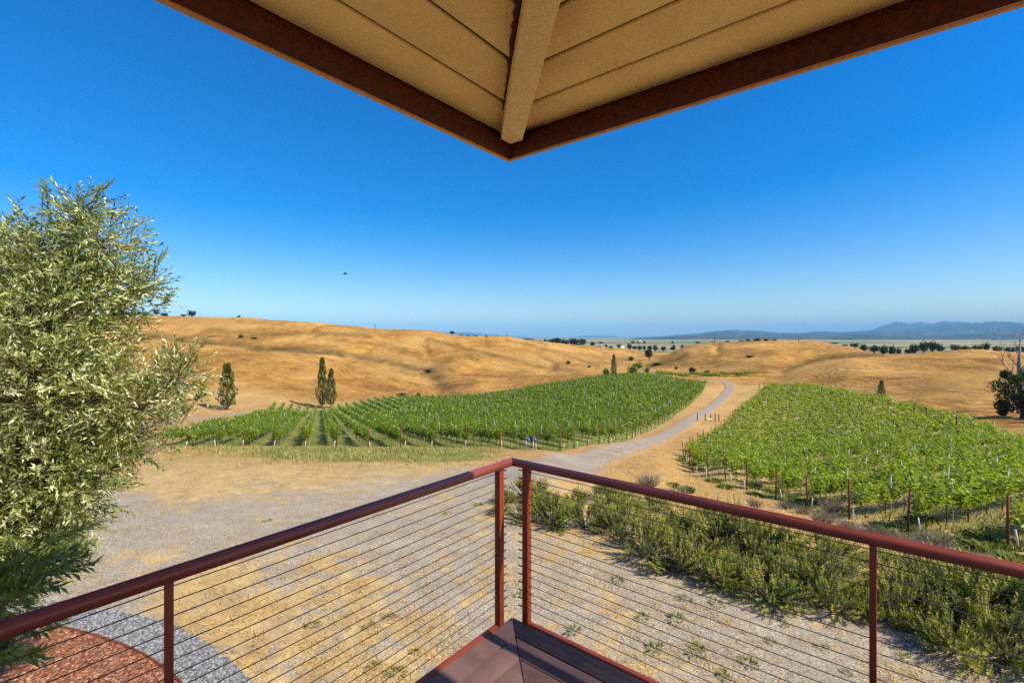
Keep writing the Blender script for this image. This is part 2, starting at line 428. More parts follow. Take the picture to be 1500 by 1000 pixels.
def m_ground():
    n = NT('dry_grass_and_gravel_ground')
    p, fine, mid, big, straw, grav, sep, sfac = ground_cols(n)
    # near yard: gravel against straw
    br = n.noise(p, .9, 6, .68); br2 = n.noise(p, 5.5, 4, .7)
    g = n.math('ADD', n.attr('gravel'), n.math('ADD', n.math('MULTIPLY', n.math('SUBTRACT', br, .5), 1.7), n.math('MULTIPLY', n.math('SUBTRACT', br2, .5), 1.1)))
    br3 = n.noise(p, 2.4, 5, .72)
    g = n.math('ADD', g, n.math('MULTIPLY', n.math('SUBTRACT', br3, .5), 1.5))
    gm = n.step(g, .38, .66)
    soil = n.ramp(n.noise(p, 2.3, 5, .65), [(.35, (.30,.19,.11)), (.65, (.46,.33,.20))])
    straw = n.mix(n.math('MULTIPLY', n.step(n.noise(p, 1.1, 5, .7), .5, .66), .55), straw, soil)
    fleck = n.step(n.noise(n.mapping(p, (26,11,9), (0,0,.9)), 1.0, 3, .7), .57, .63)
    grav = n.mix(n.math('MULTIPLY', fleck, .55), grav, (.56,.40,.17))
    col = n.mix(gm, straw, grav)
    # bare dirt
    dirt = n.ramp(n.noise(p, 3, 5), [(.3, (.30,.17,.085)), (.7, (.46,.29,.16))])
    col = n.mix(n.attr('dirt'), col, dirt)
    # far golden hills
    hp = n.mapping(p, (1,1,2.2))
    h1 = n.noise(hp, .02, 6, .6, .3); h2 = n.noise(hp, .16, 6, .65); h3 = n.noise(n.mapping(p, (1.1,1.1,5)), .55, 6, .78)
    hf = n.math('ADD', n.math('MULTIPLY', h1, .55), n.math('ADD', n.math('MULTIPLY', h2, .36), n.math('MULTIPLY', h3, .36)))
    hill = n.ramp(hf, [(.45, (.13,.057,.013)), (.55, (.305,.145,.030)), (.63, (.475,.248,.055)), (.76, (.65,.39,.118))])
    # cattle terraces follow the contours
    zc = n.n('SeparateXYZ', {0: p}).outputs[2]
    wob = n.noise(p, .03, 3)
    ter = n.math('SINE', n.math('ADD', n.math('MULTIPLY', zc, 7.5), n.math('MULTIPLY', wob, 46)))
    ter = n.math('MULTIPLY', n.step(ter, .2, 1), n.step(n.noise(p, .025, 3), .44, .62))
    hill = n.mix(n.math('MULTIPLY', ter, .6), hill, (.20,.092,.028))
    hill = n.mix(n.attr('growth_shade'), hill, n.ramp(h2, [(.35, (.095,.062,.014)), (.65, (.21,.135,.034))]))  # dark growth, with shade of the hill folds painted into the colour
    col = n.mix(n.attr('hill'), col, hill)
    # green grass
    gg = n.ramp(n.noise(p, 2.2, 6, .7), [(.3, (.10,.13,.022)), (.5, (.19,.22,.045)), (.68, (.36,.31,.10)), (.8, (.5,.36,.14))])
    gn = n.math('ADD', n.attr('green'), n.math('MULTIPLY', n.math('SUBTRACT', n.noise(p, .5, 5, .65), .5), 1.1))
    col = n.mix(n.step(gn, .38, .72), col, gg)
    # flat plain: fields, marsh and water far away
    fv = n.voro(n.mapping(p, (.0011,.0016,1)), 1.0)
    fs = n.n('SeparateColor', {0: fv})
    fld = n.ramp(fs.outputs[0], [(0, (.16,.19,.06)), (.25, (.33,.30,.13)), (.45, (.44,.36,.19)), (.62, (.20,.22,.08)), (.8, (.40,.34,.20)), (1, (.12,.15,.06))], 'CONSTANT')
    fld = n.mix(.5, fld, n.ramp(n.noise(n.mapping(p, (.002,.012,1)), 1.0, 5), [(.35, (.42,.45,.42)), (.65, (.92,.88,.80))]), 'MULTIPLY')
    col = n.mix(n.attr('plain'), col, fld)
    hgt = n.math('ADD', n.math('MULTIPLY', sfac, 1.0), n.math('MULTIPLY', fine, .5))
    bn = n.bump(hgt, .9, .035)
    b2 = n.n('Bump', {'Height': n.math('ADD', h3, n.math('MULTIPLY', h2, 1.5)), 'Strength': n.math('MULTIPLY', n.attr('hill'), .9), 'Distance': .9, 'Normal': bn}).outputs[0]
    return n.done(n.pbr(col, .95, .1, b2))
M['ground'] = m_ground()

def m_road():
    n = NT('gravel_road')
    p, fine, mid, big, straw, grav, sep, sfac = ground_cols(n)
    straw = n.mix(1, straw, (.86,.73,.56), 'MULTIPLY')
    u = n.attr('across')      # 0 edge .. 1 centre
    rg = n.ramp(n.noise(p, .6, 5), [(.3, (.25,.20,.145)), (.7, (.37,.305,.225))])
    rg = n.mix(.6, rg, n.ramp(fine, [(.3, (.7,.7,.7)), (.7, (1.25,1.25,1.25))]), 'MULTIPLY')
    tr = n.step(n.math('ABSOLUTE', n.math('SUBTRACT', u, .55)), .0, .22)
    rg = n.mix(n.math('MULTIPLY', tr, .4), n.mix(1, rg, (1.16,1.15,1.14), 'MULTIPLY'), rg)
    e = n.math('ADD', u, n.math('MULTIPLY', n.math('SUBTRACT', n.noise(p, .8, 6, .72), .5), 1.5))
    col = n.mix(n.step(e, .05, .5), straw, rg)
    return n.done(n.pbr(col, .95, .1, n.bump(fine, .6, .02)))
M['road'] = m_road()

def m_mulch():
    n = NT('red_bark_mulch'); p = n.pos()
    v = n.n('TexVoronoi', {'Vector': n.mapping(p, (40,14,14), (0,0,.5)), 'Scale': 1.6})
    s = n.n('SeparateColor', {0: v.outputs['Color']}).outputs[0]
    c = n.ramp(s, [(0, (.12,.04,.025)), (.45, (.30,.115,.068)), (.8, (.43,.195,.115)), (1, (.6,.36,.23))])
    c = n.mix(.6, c, n.ramp(n.noise(p, 30, 4, .7), [(.3, (.6,.6,.6)), (.7, (1.2,1.2,1.2))]), 'MULTIPLY')
    return n.done(n.pbr(c, .95, .1, n.bump(n.math('ADD', v.outputs['Distance'], s), .9, .03)))
M['mulch'] = m_mulch()
M['chip'] = leaf_mat('mulch_chip', [(.12,.035,.02),(.27,.09,.045),(.40,.17,.08),(.58,.36,.2)], .9, .1, 0, 6)
def m_gravelband():
    n = NT('blue_grey_crushed_stone'); p = n.pos()
    v = n.n('TexVoronoi', {'Vector': p, 'Scale': 26})
    s = n.n('SeparateColor', {0: v.outputs['Color']}).outputs[0]
    c = n.ramp(s, [(0, (.10,.105,.11)), (.4, (.19,.195,.20)), (.8, (.28,.28,.28)), (1, (.43,.42,.41))])
    return n.done(n.pbr(c, .9, .2, n.bump(v.outputs['Distance'], 1, .03)))
M['gravelband'] = m_gravelband()
def m_stone():
    n = NT('crushed_stone'); t = n.attr('tint')
    c = n.ramp(t, [(0, (.09,.095,.10)), (.5, (.20,.205,.21)), (1, (.42,.41,.40))])
    return n.done(n.pbr(c, .9, .2))
M['stone'] = m_stone()
def m_hills(name, a, b):
    n = NT(name); p = n.pos()
    f = n.noise(n.mapping(p, (1,1,2)), .0018, 7, .62)
    return n.done(n.pbr(n.ramp(f, [(.38, a), (.62, b)]), .95, .1))
M['mtn_near'] = m_hills('wooded_hills', (.02,.032,.022), (.10,.10,.05))
M['mtn_far'] = m_hills('far_mountains', (.025,.04,.04), (.075,.085,.06))
# ------------------------------------------------------------------ plan of the place
VL = [(-31,40.3),(-28.4,39.6),(-15.2,36.6),(-5.8,35.6),(3,34.8),(10.0,47),(20.5,70),(33,94),(56,138),(69,166),(54,194),(24,184),(-12,164),(-43.7,157),(-62,150),(-73,143)]
DL = np.array([-.38, .925])
VR = [(14.9,15.2),(14.6,27),(14.5,38),(17.8,49),(27.6,65),(42,90),(50,104),(64,125),(74,140),(84,155),(92,158),(95,146),(87,110),(66,67),(51,46),(42,34),(33,20)]
DR = np.array([.902, .431])

def grow_rows(poly, dr, spacing, off=0.0):
    pl = np.array(poly); pp = np.array([dr[1], -dr[0]])
    c = pl @ pp; s = pl @ dr
    out = []
    for cc in np.arange(c.min()+off, c.max(), spacing):
        ss = np.arange(s.min(), s.max(), .25)
        pt = cc*pp + ss[:, None]*dr
        k = inpoly(pt[:, 0], pt[:, 1], poly)
        if k.sum() < 10: continue
        idx = np.nonzero(k)[0]
        for seg in np.split(idx, np.nonzero(np.diff(idx) > 1)[0]+1):
            if len(seg) >= 10: out.append((cc*pp + ss[seg[0]]*dr, cc*pp + ss[seg[-1]]*dr))
    return out

# ------------------------------------------------------------------ ground sheet
def build_ground():
    tt = np.concatenate([np.linspace(-5.6, -1.7, 26)[:-1], np.linspace(-1.7, -1.2, 30)[:-1], np.linspace(-1.2, 1.2, 560), np.linspace(1.2, 1.7, 30)[1:], np.linspace(1.7, 5.6, 26)[1:]])
    th = np.arctan(tt)
    rr = np.concatenate([np.exp(np.linspace(math.log(2.2), math.log(700), 420)), np.exp(np.linspace(math.log(700), math.log(33000), 80))[1:]])
    A, B = np.meshgrid(th, rr)
    x = (B*np.sin(A)).ravel(); y = (B*np.cos(A)).ravel()
    z = T(x, y)
    nr, nc = A.shape
    i = np.arange(nr*nc).reshape(nr, nc)
    f = np.stack([i[:-1,:-1], i[:-1,1:], i[1:,1:], i[1:,:-1]], -1).reshape(-1, 4)
    px = CX + F*x/y; py = HZ - (z-CAM)/y*F
    r = np.hypot(x, y); d = y
    # gravel control points (photo columns, rows, amount) - where the bare gravel lies on the yard
    cp = np.array([(120,860,.95),(300,780,.95),(200,760,.95),(450,745,.85),(250,690,-.1),(450,685,-.1),(600,688,.3),(600,722,.9),(700,702,.9),(420,790,.75),
        (320,850,.25),(350,900,.28),(500,850,.45),(560,790,.85),(480,950,.32),(650,790,.75),(640,880,.65),(600,980,.42),(680,740,.6),(850,785,.45),(850,850,.7),
        (950,880,.75),(850,950,.65),(1000,930,.8),(1100,900,.85),(1150,980,.85),(1300,960,.95),(1000,980,.6),(950,680,-.2),(1000,720,-.1),(900,705,.3),
        (1450,990,.9),(150,950,.3),(300,640,-.2),(700,655,-.1),(260,835,.5),(1100,760,.1),(1250,760,.05),(1400,800,.05),(520,930,.38),(760,860,.75),(770,960,.6)], float)
    m = (r < 60)
    gv = np.zeros(len(x))
    dx = px[m][:, None]-cp[:, 0]; dy = (py[m][:, None]-cp[:, 1])*1.6
    w = 1/(dx*dx+dy*dy+600)**1.6
    gv[m] = (w*cp[:, 2]).sum(1)/w.sum(1)
    gv = gv*(1-sstep(20, 30, r)) - .5*sstep(20, 30, r)
    hill = np.maximum(sstep(150, 175, d), sstep(85, 100, d)*sstep(1180, 1330, px))
    hill = np.maximum(hill, sstep(60, 80, d)*sstep(1405, 1430, px)*sstep(50, 58, d))
    hill = np.maximum(hill, .5*sstep(16, 30, d)*(d > 0))
    plain = sstep(760, 1000, r)
    green = np.zeros(len(x))
    inl = inpoly(x, y, VL); inr = inpoly(x, y, VR)
    green[inl] = .72; green[inr] = .42
    hill[inl | inr] = 0
    # green strip in front of the left block
    gs = np.exp(-((px-545)/175)**2)*sstep(21, 26, d)*(1-sstep(37, 40, d))
    green = np.maximum(green, np.where(px < 745, np.clip(gs*1.3, 0, 1), 0))
    for gx, gy, sx, sy, am in [(150,650,90,12,.6),(905,640,30,20,.5),(1060,712,40,14,.55),(1180,740,60,16,.5),(1330,770,60,25,.55),(1440,790,60,25,.6),(990,665,18,15,.45),(1045,600,18,10,.5),
                               (400,612,80,6,.45),(560,615,20,3,.3),(940,545,40,14,.55),(690,680,40,9,.35),(1300,700,20,30,.2)]:
        green = np.maximum(green, am*np.exp(-((px-gx)/sx)**2-((py-gy)/sy)**2)*(r > 14)*(r < 330))
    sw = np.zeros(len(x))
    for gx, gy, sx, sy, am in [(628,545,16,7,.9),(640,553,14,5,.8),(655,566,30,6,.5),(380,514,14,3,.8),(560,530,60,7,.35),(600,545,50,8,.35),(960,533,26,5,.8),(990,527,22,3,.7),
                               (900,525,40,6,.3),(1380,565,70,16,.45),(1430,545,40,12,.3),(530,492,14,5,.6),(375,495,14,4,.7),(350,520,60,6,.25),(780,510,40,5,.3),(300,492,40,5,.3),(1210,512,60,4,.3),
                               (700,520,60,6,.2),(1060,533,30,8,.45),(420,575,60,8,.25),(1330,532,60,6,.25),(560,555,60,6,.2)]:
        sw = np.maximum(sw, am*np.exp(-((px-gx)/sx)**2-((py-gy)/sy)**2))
    # darker dry growth plus painted crease shade along the folds between the spurs
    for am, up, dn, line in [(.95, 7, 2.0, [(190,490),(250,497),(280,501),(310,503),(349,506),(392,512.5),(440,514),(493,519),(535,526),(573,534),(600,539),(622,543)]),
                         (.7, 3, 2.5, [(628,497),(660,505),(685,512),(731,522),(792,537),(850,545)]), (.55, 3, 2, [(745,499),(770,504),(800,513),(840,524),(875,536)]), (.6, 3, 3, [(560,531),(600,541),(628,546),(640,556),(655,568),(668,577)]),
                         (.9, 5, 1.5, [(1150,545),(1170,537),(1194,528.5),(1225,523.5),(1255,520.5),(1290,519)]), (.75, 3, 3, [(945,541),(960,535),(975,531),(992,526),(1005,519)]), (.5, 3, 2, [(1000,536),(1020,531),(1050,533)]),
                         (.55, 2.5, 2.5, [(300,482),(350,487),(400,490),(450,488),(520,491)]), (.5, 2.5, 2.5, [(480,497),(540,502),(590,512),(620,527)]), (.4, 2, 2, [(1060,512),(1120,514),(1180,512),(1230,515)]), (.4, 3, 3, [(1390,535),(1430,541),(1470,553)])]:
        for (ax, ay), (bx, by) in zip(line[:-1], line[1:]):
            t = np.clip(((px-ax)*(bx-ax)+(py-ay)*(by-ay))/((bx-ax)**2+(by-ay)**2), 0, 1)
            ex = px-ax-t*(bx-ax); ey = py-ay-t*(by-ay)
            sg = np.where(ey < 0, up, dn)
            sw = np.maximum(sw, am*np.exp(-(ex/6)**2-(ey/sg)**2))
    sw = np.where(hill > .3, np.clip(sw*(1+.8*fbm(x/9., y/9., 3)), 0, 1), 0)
    dirt = np.zeros(len(x))
    # bare headland round the far edge of the left block
    for k in range(len(VL)):
        if k in (0, 1, 2, 3): continue
        a = np.array(VL[k]); b = np.array(VL[(k+1) % len(VL)])
        ab = b-a; t = np.clip(((x-a[0])*ab[0]+(y-a[1])*ab[1])/(ab@ab), 0, 1)
        dd = np.hypot(x-a[0]-t*ab[0], y-a[1]-t*ab[1])
        if k >= 9: dirt = np.maximum(dirt, (~inl)*(1-sstep(2.5, 5.5, dd))*.55)
    at = dict(gravel=gv, hill=hill, plain=plain, green=green, growth_shade=sw, dirt=dirt)
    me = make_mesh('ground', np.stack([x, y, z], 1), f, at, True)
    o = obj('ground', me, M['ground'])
    tag(o, 'dry golden grass and gravel ground rolling away to the hills', 'ground', kind='structure')
    # the flat yard under and behind the deck
    mb = MB()
    xs = np.linspace(-40, 40, 41); ys = np.linspace(-30, 2.6, 18)
    for a in range(40):
        for b in range(17):
            mb.add([(xs[a],ys[b],-.03),(xs[a+1],ys[b],-.03),(xs[a+1],ys[b+1],-.03),(xs[a],ys[b+1],-.03)], [(0,1,2,3)])
    o2 = mb.obj('yard', M['ground']); tag(o2, 'flat dry yard under the deck', 'yard', kind='structure')
build_ground()

def strip(name, pts, widths, mat, label, cat, lift=.02, step=.8):
    """a ribbon draped on the terrain"""
    pts = np.array(pts, float)
    L = np.concatenate([[0], np.cumsum(np.hypot(*np.diff(pts, axis=0).T))])
    q = np.arange(0, L[-1], step)
    px = pchip_prep(L, pts[:, 0]); py = pchip_prep(L, pts[:, 1]); pw = pchip_prep(L, widths)
    c = np.stack([pchip_eval(px, q), pchip_eval(py, q)], 1); w = pchip_eval(pw, q)
    t = unit(np.gradient(c, axis=0)); nrm = np.stack([-t[:, 1], t[:, 0]], 1)
    K = 13
    off = np.linspace(-1, 1, K)
    V = c[:, None, :] + nrm[:, None, :]*(w[:, None, None]/2*off[None, :, None])
    x = V[..., 0].ravel(); y = V[..., 1].ravel()
    r = np.hypot(x, y)
    z = T(x, y) + (lift + r*.0012)*np.repeat(sstep(0, 5, q)*1.6-.6, K) - np.tile(np.abs(off)**4, len(q))*(.03+r*.001)
    i = np.arange(len(q)*K).reshape(len(q), K)
    f = np.stack([i[:-1,:-1], i[:-1,1:], i[1:,1:], i[1:,:-1]], -1).reshape(-1, 4)
    me = make_mesh(name, np.stack([x, y, z], 1), f[:, ::-1].copy(), {'across': np.tile(1-np.abs(off), len(q))}, True)
    o = obj(name, me, mat)
    return tag(o, label, cat, kind='structure')

road = []
for px, py in [(640,708),(720,699),(790,687),(858,673),(900,660.5),(934,652),(964,643),(984,632.5),(1004,621),(1022,609.5),(1041,598.5),(1055,587),(1066,576),(1070,566),(1063,559)]:
    h = hit(px, py, 8); road.append((h.x, h.y))
road += [(road[-1][0]-18, road[-1][1]+4), (road[-1][0]-40, road[-1][1]+3)]
strip('gravel_road', road, [7,6,5,4.2,3.8,3.6,3.5,3.4,3.4,3.4,3.4,3.5,3.6,3.8,4.0,4,4][:len(road)], M['road'], 'grey gravel track curving away between the two vineyard blocks', 'road')
pth = []
for px, py in [(150,633),(240,619),(300,612),(360,606),(420,601)]:
    h = hit(px, py, 30); pth.append((h.x, h.y))
strip('dirt_path', pth, [5,5,5,5,4], M['road'], 'pale dirt path behind the left vineyard by the poplar', 'path', step=1.5)

# ------------------------------------------------------------------ planting bed at the lower left
BC = np.array([-9.0, .1]); BR = 7.75
def ring(name, r0, r1, a0, a1, mat, lift, label, cat, nr=16, na=140):
    a = np.linspace(R(a0), R(a1), na); r = np.linspace(r0, r1, nr)
    A, B = np.meshgrid(a, r)
    x = (BC[0]+B*np.cos(A)).ravel(); y = (BC[1]+B*np.sin(A)).ravel()
    z = T(x, y)+lift
    i = np.arange(nr*na).reshape(nr, na)
    f = np.stack([i[:-1,:-1], i[1:,:-1], i[1:,1:], i[:-1,1:]], -1).reshape(-1, 4)
    o = obj(name, make_mesh(name, np.stack([x, y, z], 1), f, None, True), mat)
    return tag(o, label, cat, kind='structure')
ring('mulch_bed', 2.0, BR, 5, 150, M['mulch'], .035, 'round bed of red bark mulch below the deck', 'mulch bed')
ring('gravel_border', BR, BR+.56, 5, 105, M['gravelband'], .022, 'curved border of blue grey crushed stone', 'gravel border', 4)
mb = MB()
aa = np.linspace(R(5), R(150), 160)
ins = [(BC[0]+(BR-.012)*math.cos(a), BC[1]+(BR-.012)*math.sin(a)) for a in aa]
out = [(BC[0]+(BR+.012)*math.cos(a), BC[1]+(BR+.012)*math.sin(a)) for a in aa]
vs = []
for (x0, y0), (x1, y1) in zip(ins, out):
    z = T1(x0, y0)
    vs += [(x0,y0,z-.05),(x0,y0,z+.06),(x1,y1,z+.06),(x1,y1,z-.05)]
fs = []
for k in range(len(aa)-1):
    for j in range(3): fs.append((4*k+j, 4*k+j+1, 4*k+j+5, 4*k+j+4))
mb.add(vs, fs)
o = mb.obj('bed_edging', M['rust']); tag(o, 'rust red steel edging curving round the mulch bed', 'garden edging')

# loose stones on the border and bark chips on the bed (nobody could count them)
def chips(name, n, rr, aw, size, mat, label, cat, lift, flat=.5):
    r = np.sqrt(rng.uniform(rr[0]**2, rr[1]**2, n)); a = rng.uniform(R(aw[0]), R(aw[1]), n)
    x = BC[0]+r*np.cos(a); y = BC[1]+r*np.sin(a)
    c = np.stack([x, y, T(x, y)+lift], 1)
    s = rng.uniform(size[0], size[1], n)[:, None, None]
    base = np.array([(-1,-.6,0),(1,-.6,0),(.2,.9,0),(0,0,1.0)])*np.array([1,1,flat])
    an = rng.uniform(0, 6.28, n); ca, sa = np.cos(an), np.sin(an)
    v = np.repeat(base[None], n, 0) * (1+.5*rng.uniform(-1, 1, (n, 4, 3)))
    vx = v[..., 0]*ca[:, None]-v[..., 1]*sa[:, None]; vy = v[..., 0]*sa[:, None]+v[..., 1]*ca[:, None]
    v = np.stack([vx, vy, v[..., 2]], -1)*s + c[:, None]
    i = np.arange(n)[:, None]*4
    f = np.concatenate([i+np.array([[0,1,3]]), i+np.array([[1,2,3]]), i+np.array([[2,0,3]])])
    o = obj(name, make_mesh(name, v.reshape(-1, 3), f, {'tint': np.repeat(rng.random(n), 4)}), mat)
    return tag(o, label, cat, kind='stuff')
chips('crushed_stone', 12000, (BR+.01, BR+.62), (25, 100), (.016, .034), M['stone'], 'loose blue grey crushed stone along the bed edging', 'crushed stone', .018, .8)
chips('bark_chips', 14000, (4.6, BR-.02), (30, 105), (.012, .034), M['chip'], 'loose red bark chips covering the planting bed', 'bark chips', .035, .35)

# ------------------------------------------------------------------ deck and railing
C2 = np.array([0.0, 3.18]); aL = np.array([-.6275, -.7786]); aR = np.array([.7786, -.6275])
ZD = CAM-1.898; ZR = CAM-.828
def LP(i, j, z): p = C2 + aL*i + aR*j; return (p[0], p[1], z)     # i away from the right edge, j away from the left edge
deck = empty('deck', LP(.6, .6, ZD-.03), 0, 'dark brown composite deck corner with mitred boards and red trim', 'deck')
D0 = np.array(deck.location)
def rel(v, o): return [tuple(np.array(p)-o) for p in v]
def prism4(mb, a, b, c, d, z0, z1):
    v = [(p[0], p[1], z0) for p in (a, b, c, d)] + [(p[0], p[1], z1) for p in (a, b, c, d)]
    mb.add(v, [(3,2,1,0),(4,5,6,7),(0,1,5,4),(1,2,6,5),(2,3,7,6),(3,0,4,7)])
LEN = 6.0
def deck_boards(side):
    w = .14; k = 0; q = 0.0
    while q < 3.4:
        mb = MB(); sub = [(q, q+w)]
        lower = 0
        if k == 0:      # grooved border board
            n = 13; sw = w/n
            sub = [(q+sw*t+.0012, q+sw*(t+1)-.0012) for t in range(n)]
            lower = 1
        g = .003
        for a, b in sub:
            pts = [(a, a+g), (a, LEN), (b, LEN), (b, b+g)]      # (across, along), mitred at the diagonal
            P4 = [LP(al, ac, 0) if side == 'L' else LP(ac, al, 0) for ac, al in pts]
            prism4(mb, *P4, ZD-.022 if not lower else ZD-.006, ZD)
        if lower:
            pts = [(q, q+g), (q, LEN), (q+w, LEN), (q+w, q+w+g)]
            P4 = [LP(al, ac, 0) if side == 'L' else LP(ac, al, 0) for ac, al in pts]
            prism4(mb, *P4, ZD-.022, ZD-.0065)
        mb.v = [v-D0 for v in mb.v]
        o = mb.obj('deck_board', M['deck'], deck)
        if not lower: bevel(o, .003, 1)
        q += w+(.012 if k == 0 else .005); k += 1
deck_boards('L'); deck_boards('R')
mb = MB()
prism4(mb, LP(.0,.0,0), LP(LEN,.0,0), LP(LEN,LEN,0), LP(.0,LEN,0), ZD-.06, ZD-.03)
prism4(mb, LP(.01,.01,0), LP(LEN,.01,0), LP(LEN,.05,0), LP(.01,.05,0), ZD-.30, ZD-.062)
prism4(mb, LP(.01,.055,0), LP(.05,.055,0), LP(.05,LEN,0), LP(.01,LEN,0), ZD-.30, ZD-.062)
mb.v = [v-D0 for v in mb.v]; mb.obj('rim_joist', M['maroon'], deck)
for side in 'LR':
    mb = MB()
    e = lambda along, w: LP(along, -w, 0) if side == 'L' else LP(-w, along, 0)
    prism4(mb, e(.10, .002), e(LEN, .002), e(LEN, .036), e(.10, .036), ZD-.06, ZD+.006)
    mb.v = [v-D0 for v in mb.v]; bevel(mb.obj('edge_trim', M['redpaint'], deck), .004)

rail = empty('deck_railing', LP(0, 0, ZD), 0, 'red brown metal deck railing with horizontal steel cables and a molded top rail', 'railing')
R0 = np.array(rail.location)
prof = [(-.031,-.040),(-.031,-.013),(-.027,-.006),(-.020,-.002),(-.012,0),(-.007,-.004),(.006,-.004),(.011,0),(.020,-.002),(.027,-.006),(.031,-.013),(.031,-.040)]
for side in 'LR':
    vs = []
    for end in (0, 1):
        for w, z in prof:
            if end == 0: p = LP(-w-.012, -w-.012, ZR+z)
            else: p = LP(LEN, -w-.012, ZR+z) if side == 'L' else LP(-w-.012, LEN, ZR+z)
            vs.append(np.array(p)-R0)
    n = len(prof)
    fs = [(k, (k+1) % n, n+(k+1) % n, n+k) for k in range(n)] + [tuple(range(n))[::-1], tuple(range(n, 2*n))]
    mb = MB(); mb.add(vs, fs)
    o = mb.obj('top_rail', M['railpaint'], rail)
    bm_fix = o.data
    for k, at in enumerate((.115, 1.94, 3.77, 5.6)):
        hw = .0225 if k == 0 else .0125
        c = LP(at, -.014, 0) if side == 'L' else LP(-.014, at, 0)
        c = np.array(c)
        mb = MB()
        u = np.array([*aL, 0])*hw; v = np.array([*aR, 0])*hw
        o0 = c-u-v; o0[2] = ZD-.02
        mb.box(o0-R0, 2*u, 2*v, (0,0,ZR-.040-ZD+.02))
        bevel(mb.obj('post', M['redpaint'], rail), .003)
    for k in range(18):
        z = ZR-.068-.0535*k
        sag = [.0, .004, .0, .004, 0, .003, 0]
        at = [.05, 1.0, 1.94, 2.85, 3.77, 4.7, 5.6]
        pt = [np.array(LP(a, -.014, z-s) if side == 'L' else LP(-.014, a, z-s))-R0 for a, s in zip(at, sag)]
        mb = MB(); mb.tube(pt, .0021, 6)
        cb = mb.obj('cable', M['cable'], rail, smooth=True)
        mb = MB(); a0, a1 = (LP(.045, -.014, z), LP(.155, -.014, z)) if side == 'L' else (LP(-.014, .045, z), LP(-.014, .155, z))
        mb.tube([np.array(a0)-R0, np.array(a1)-R0], .0042, 6)
        mb.obj('stud', M['darkmetal'], cb, smooth=True)

# ------------------------------------------------------------------ roof eave overhead
E2 = np.array([-.024, 3.35]); ZE = CAM+1.25
def EP(i, j, z): p = E2 + aL*i + aR*j; return np.array((p[0], p[1], z))
roof = empty('roof_eave', EP(1.0, 1.0, ZE+.3), 0, 'tan board soffit with dark maroon steel fascia meeting at a corner', 'roof eave')
O0 = np.array(roof.location)
def poly_prism(mb, bottom, top):
    n = len(bottom)
    mb.add(list(bottom)+list(top), [tuple(range(n))[::-1], tuple(range(n, 2*n))] + [(k, (k+1) % n, n+(k+1) % n, n+k) for k in range(n)])
PIT = .07
ZS = ZE+.150
seams = [.034, .306, .585, .857, 1.13, 1.40, 1.68, 1.95, 2.23, 2.51, 2.79, 3.07, 3.35, 3.69]
RL = 8.5
for side in 'LR':
    f = (lambda al, ac, z: EP(al, ac, z)) if side == 'L' else (lambda al, ac, z: EP(ac, al, z))
    for a, b in zip(seams[:-1], seams[1:]):
        b2 = b-.022
        za, zb = ZS+PIT*a, ZS+PIT*b2
        mb = MB()
        bot = [f(a, a, za), f(RL, a, za), f(RL, b2, zb), f(b2, b2, zb)]
        poly_prism(mb, [v-O0 for v in bot], [v-O0+np.array((0,0,.022)) for v in bot])
        bevel(mb.obj('soffit_board', M['soffit'], roof), .004, 1)
    # steel channel fascia: web, top flange and the painted lower lip
    mb = MB()
    w = [(.026, ZE+.012), (.048, ZE+.030), (.060, ZE+.056), (.062, ZE+.080), (.055, ZE+.106), (.040, ZE+.130), (.028, ZE+.144), (.028, ZS+.045), (-.006, ZS+.045), (-.006, ZE+.012)]
    vs = [f(ac, ac, z)-O0 for ac, z in w] + [f(RL, ac, z)-O0 for ac, z in w]
    n = len(w)
    mb.add(vs, [(k, (k+1) % n, n+(k+1) % n, n+k) for k in range(n)] + [tuple(range(n)), tuple(range(n, 2*n))[::-1]])
    mb.obj('fascia', M['maroon'], roof)
    mb = MB()
    w = [(.018, ZE), (-.012, ZE), (-.012, ZE+.010), (.018, ZE+.010)]
    vs = [f(ac, ac, z)-O0 for ac, z in w] + [f(RL, ac, z)-O0 for ac, z in w]
    mb.add(vs, [(k, (k+1) % 4, 4+(k+1) % 4, 4+k) for k in range(4)] + [(0,1,2,3), (7,6,5,4)])
    mb.obj('fascia_lip', M['lip'], roof)
    mb = MB()
    q = 3.69
    bot = [f(.0, .0, ZS+.034), f(RL, .0, ZS+.034), f(RL, q, ZS+PIT*q+.034), f(q, q, ZS+PIT*q+.034)]
    poly_prism(mb, [v-O0 for v in bot], [v-O0+np.array((0,0,.10)) for v in bot])
    mb.obj('roof_slab', M['shingle'], roof)
# hip beam along the diagonal
hd = unit(aL+aR); hs = np.array([-hd[1], hd[0]])            # along, sideways
def HP(s, w, z): p = E2 + hd*s + hs*w; return np.array((p[0], p[1], z))
mb = MB()
s0, s1, hw = .13, 5.0, .073
zt = lambda s: ZS+PIT*s*.707-.001
bot = [HP(s0, 0, zt(s0)-.085), HP(s0+.075, -hw, zt(s0)-.085), HP(s1, -hw, zt(s1)-.085), HP(s1, hw, zt(s1)-.085), HP(s0+.075, hw, zt(s0)-.085)]
top = [v+np.array((0,0,.083)) for v in bot]
poly_prism(mb, [v-O0 for v in bot], [v-O0 for v in top])
bevel(mb.obj('hip_beam', M['beam'], roof), .004)
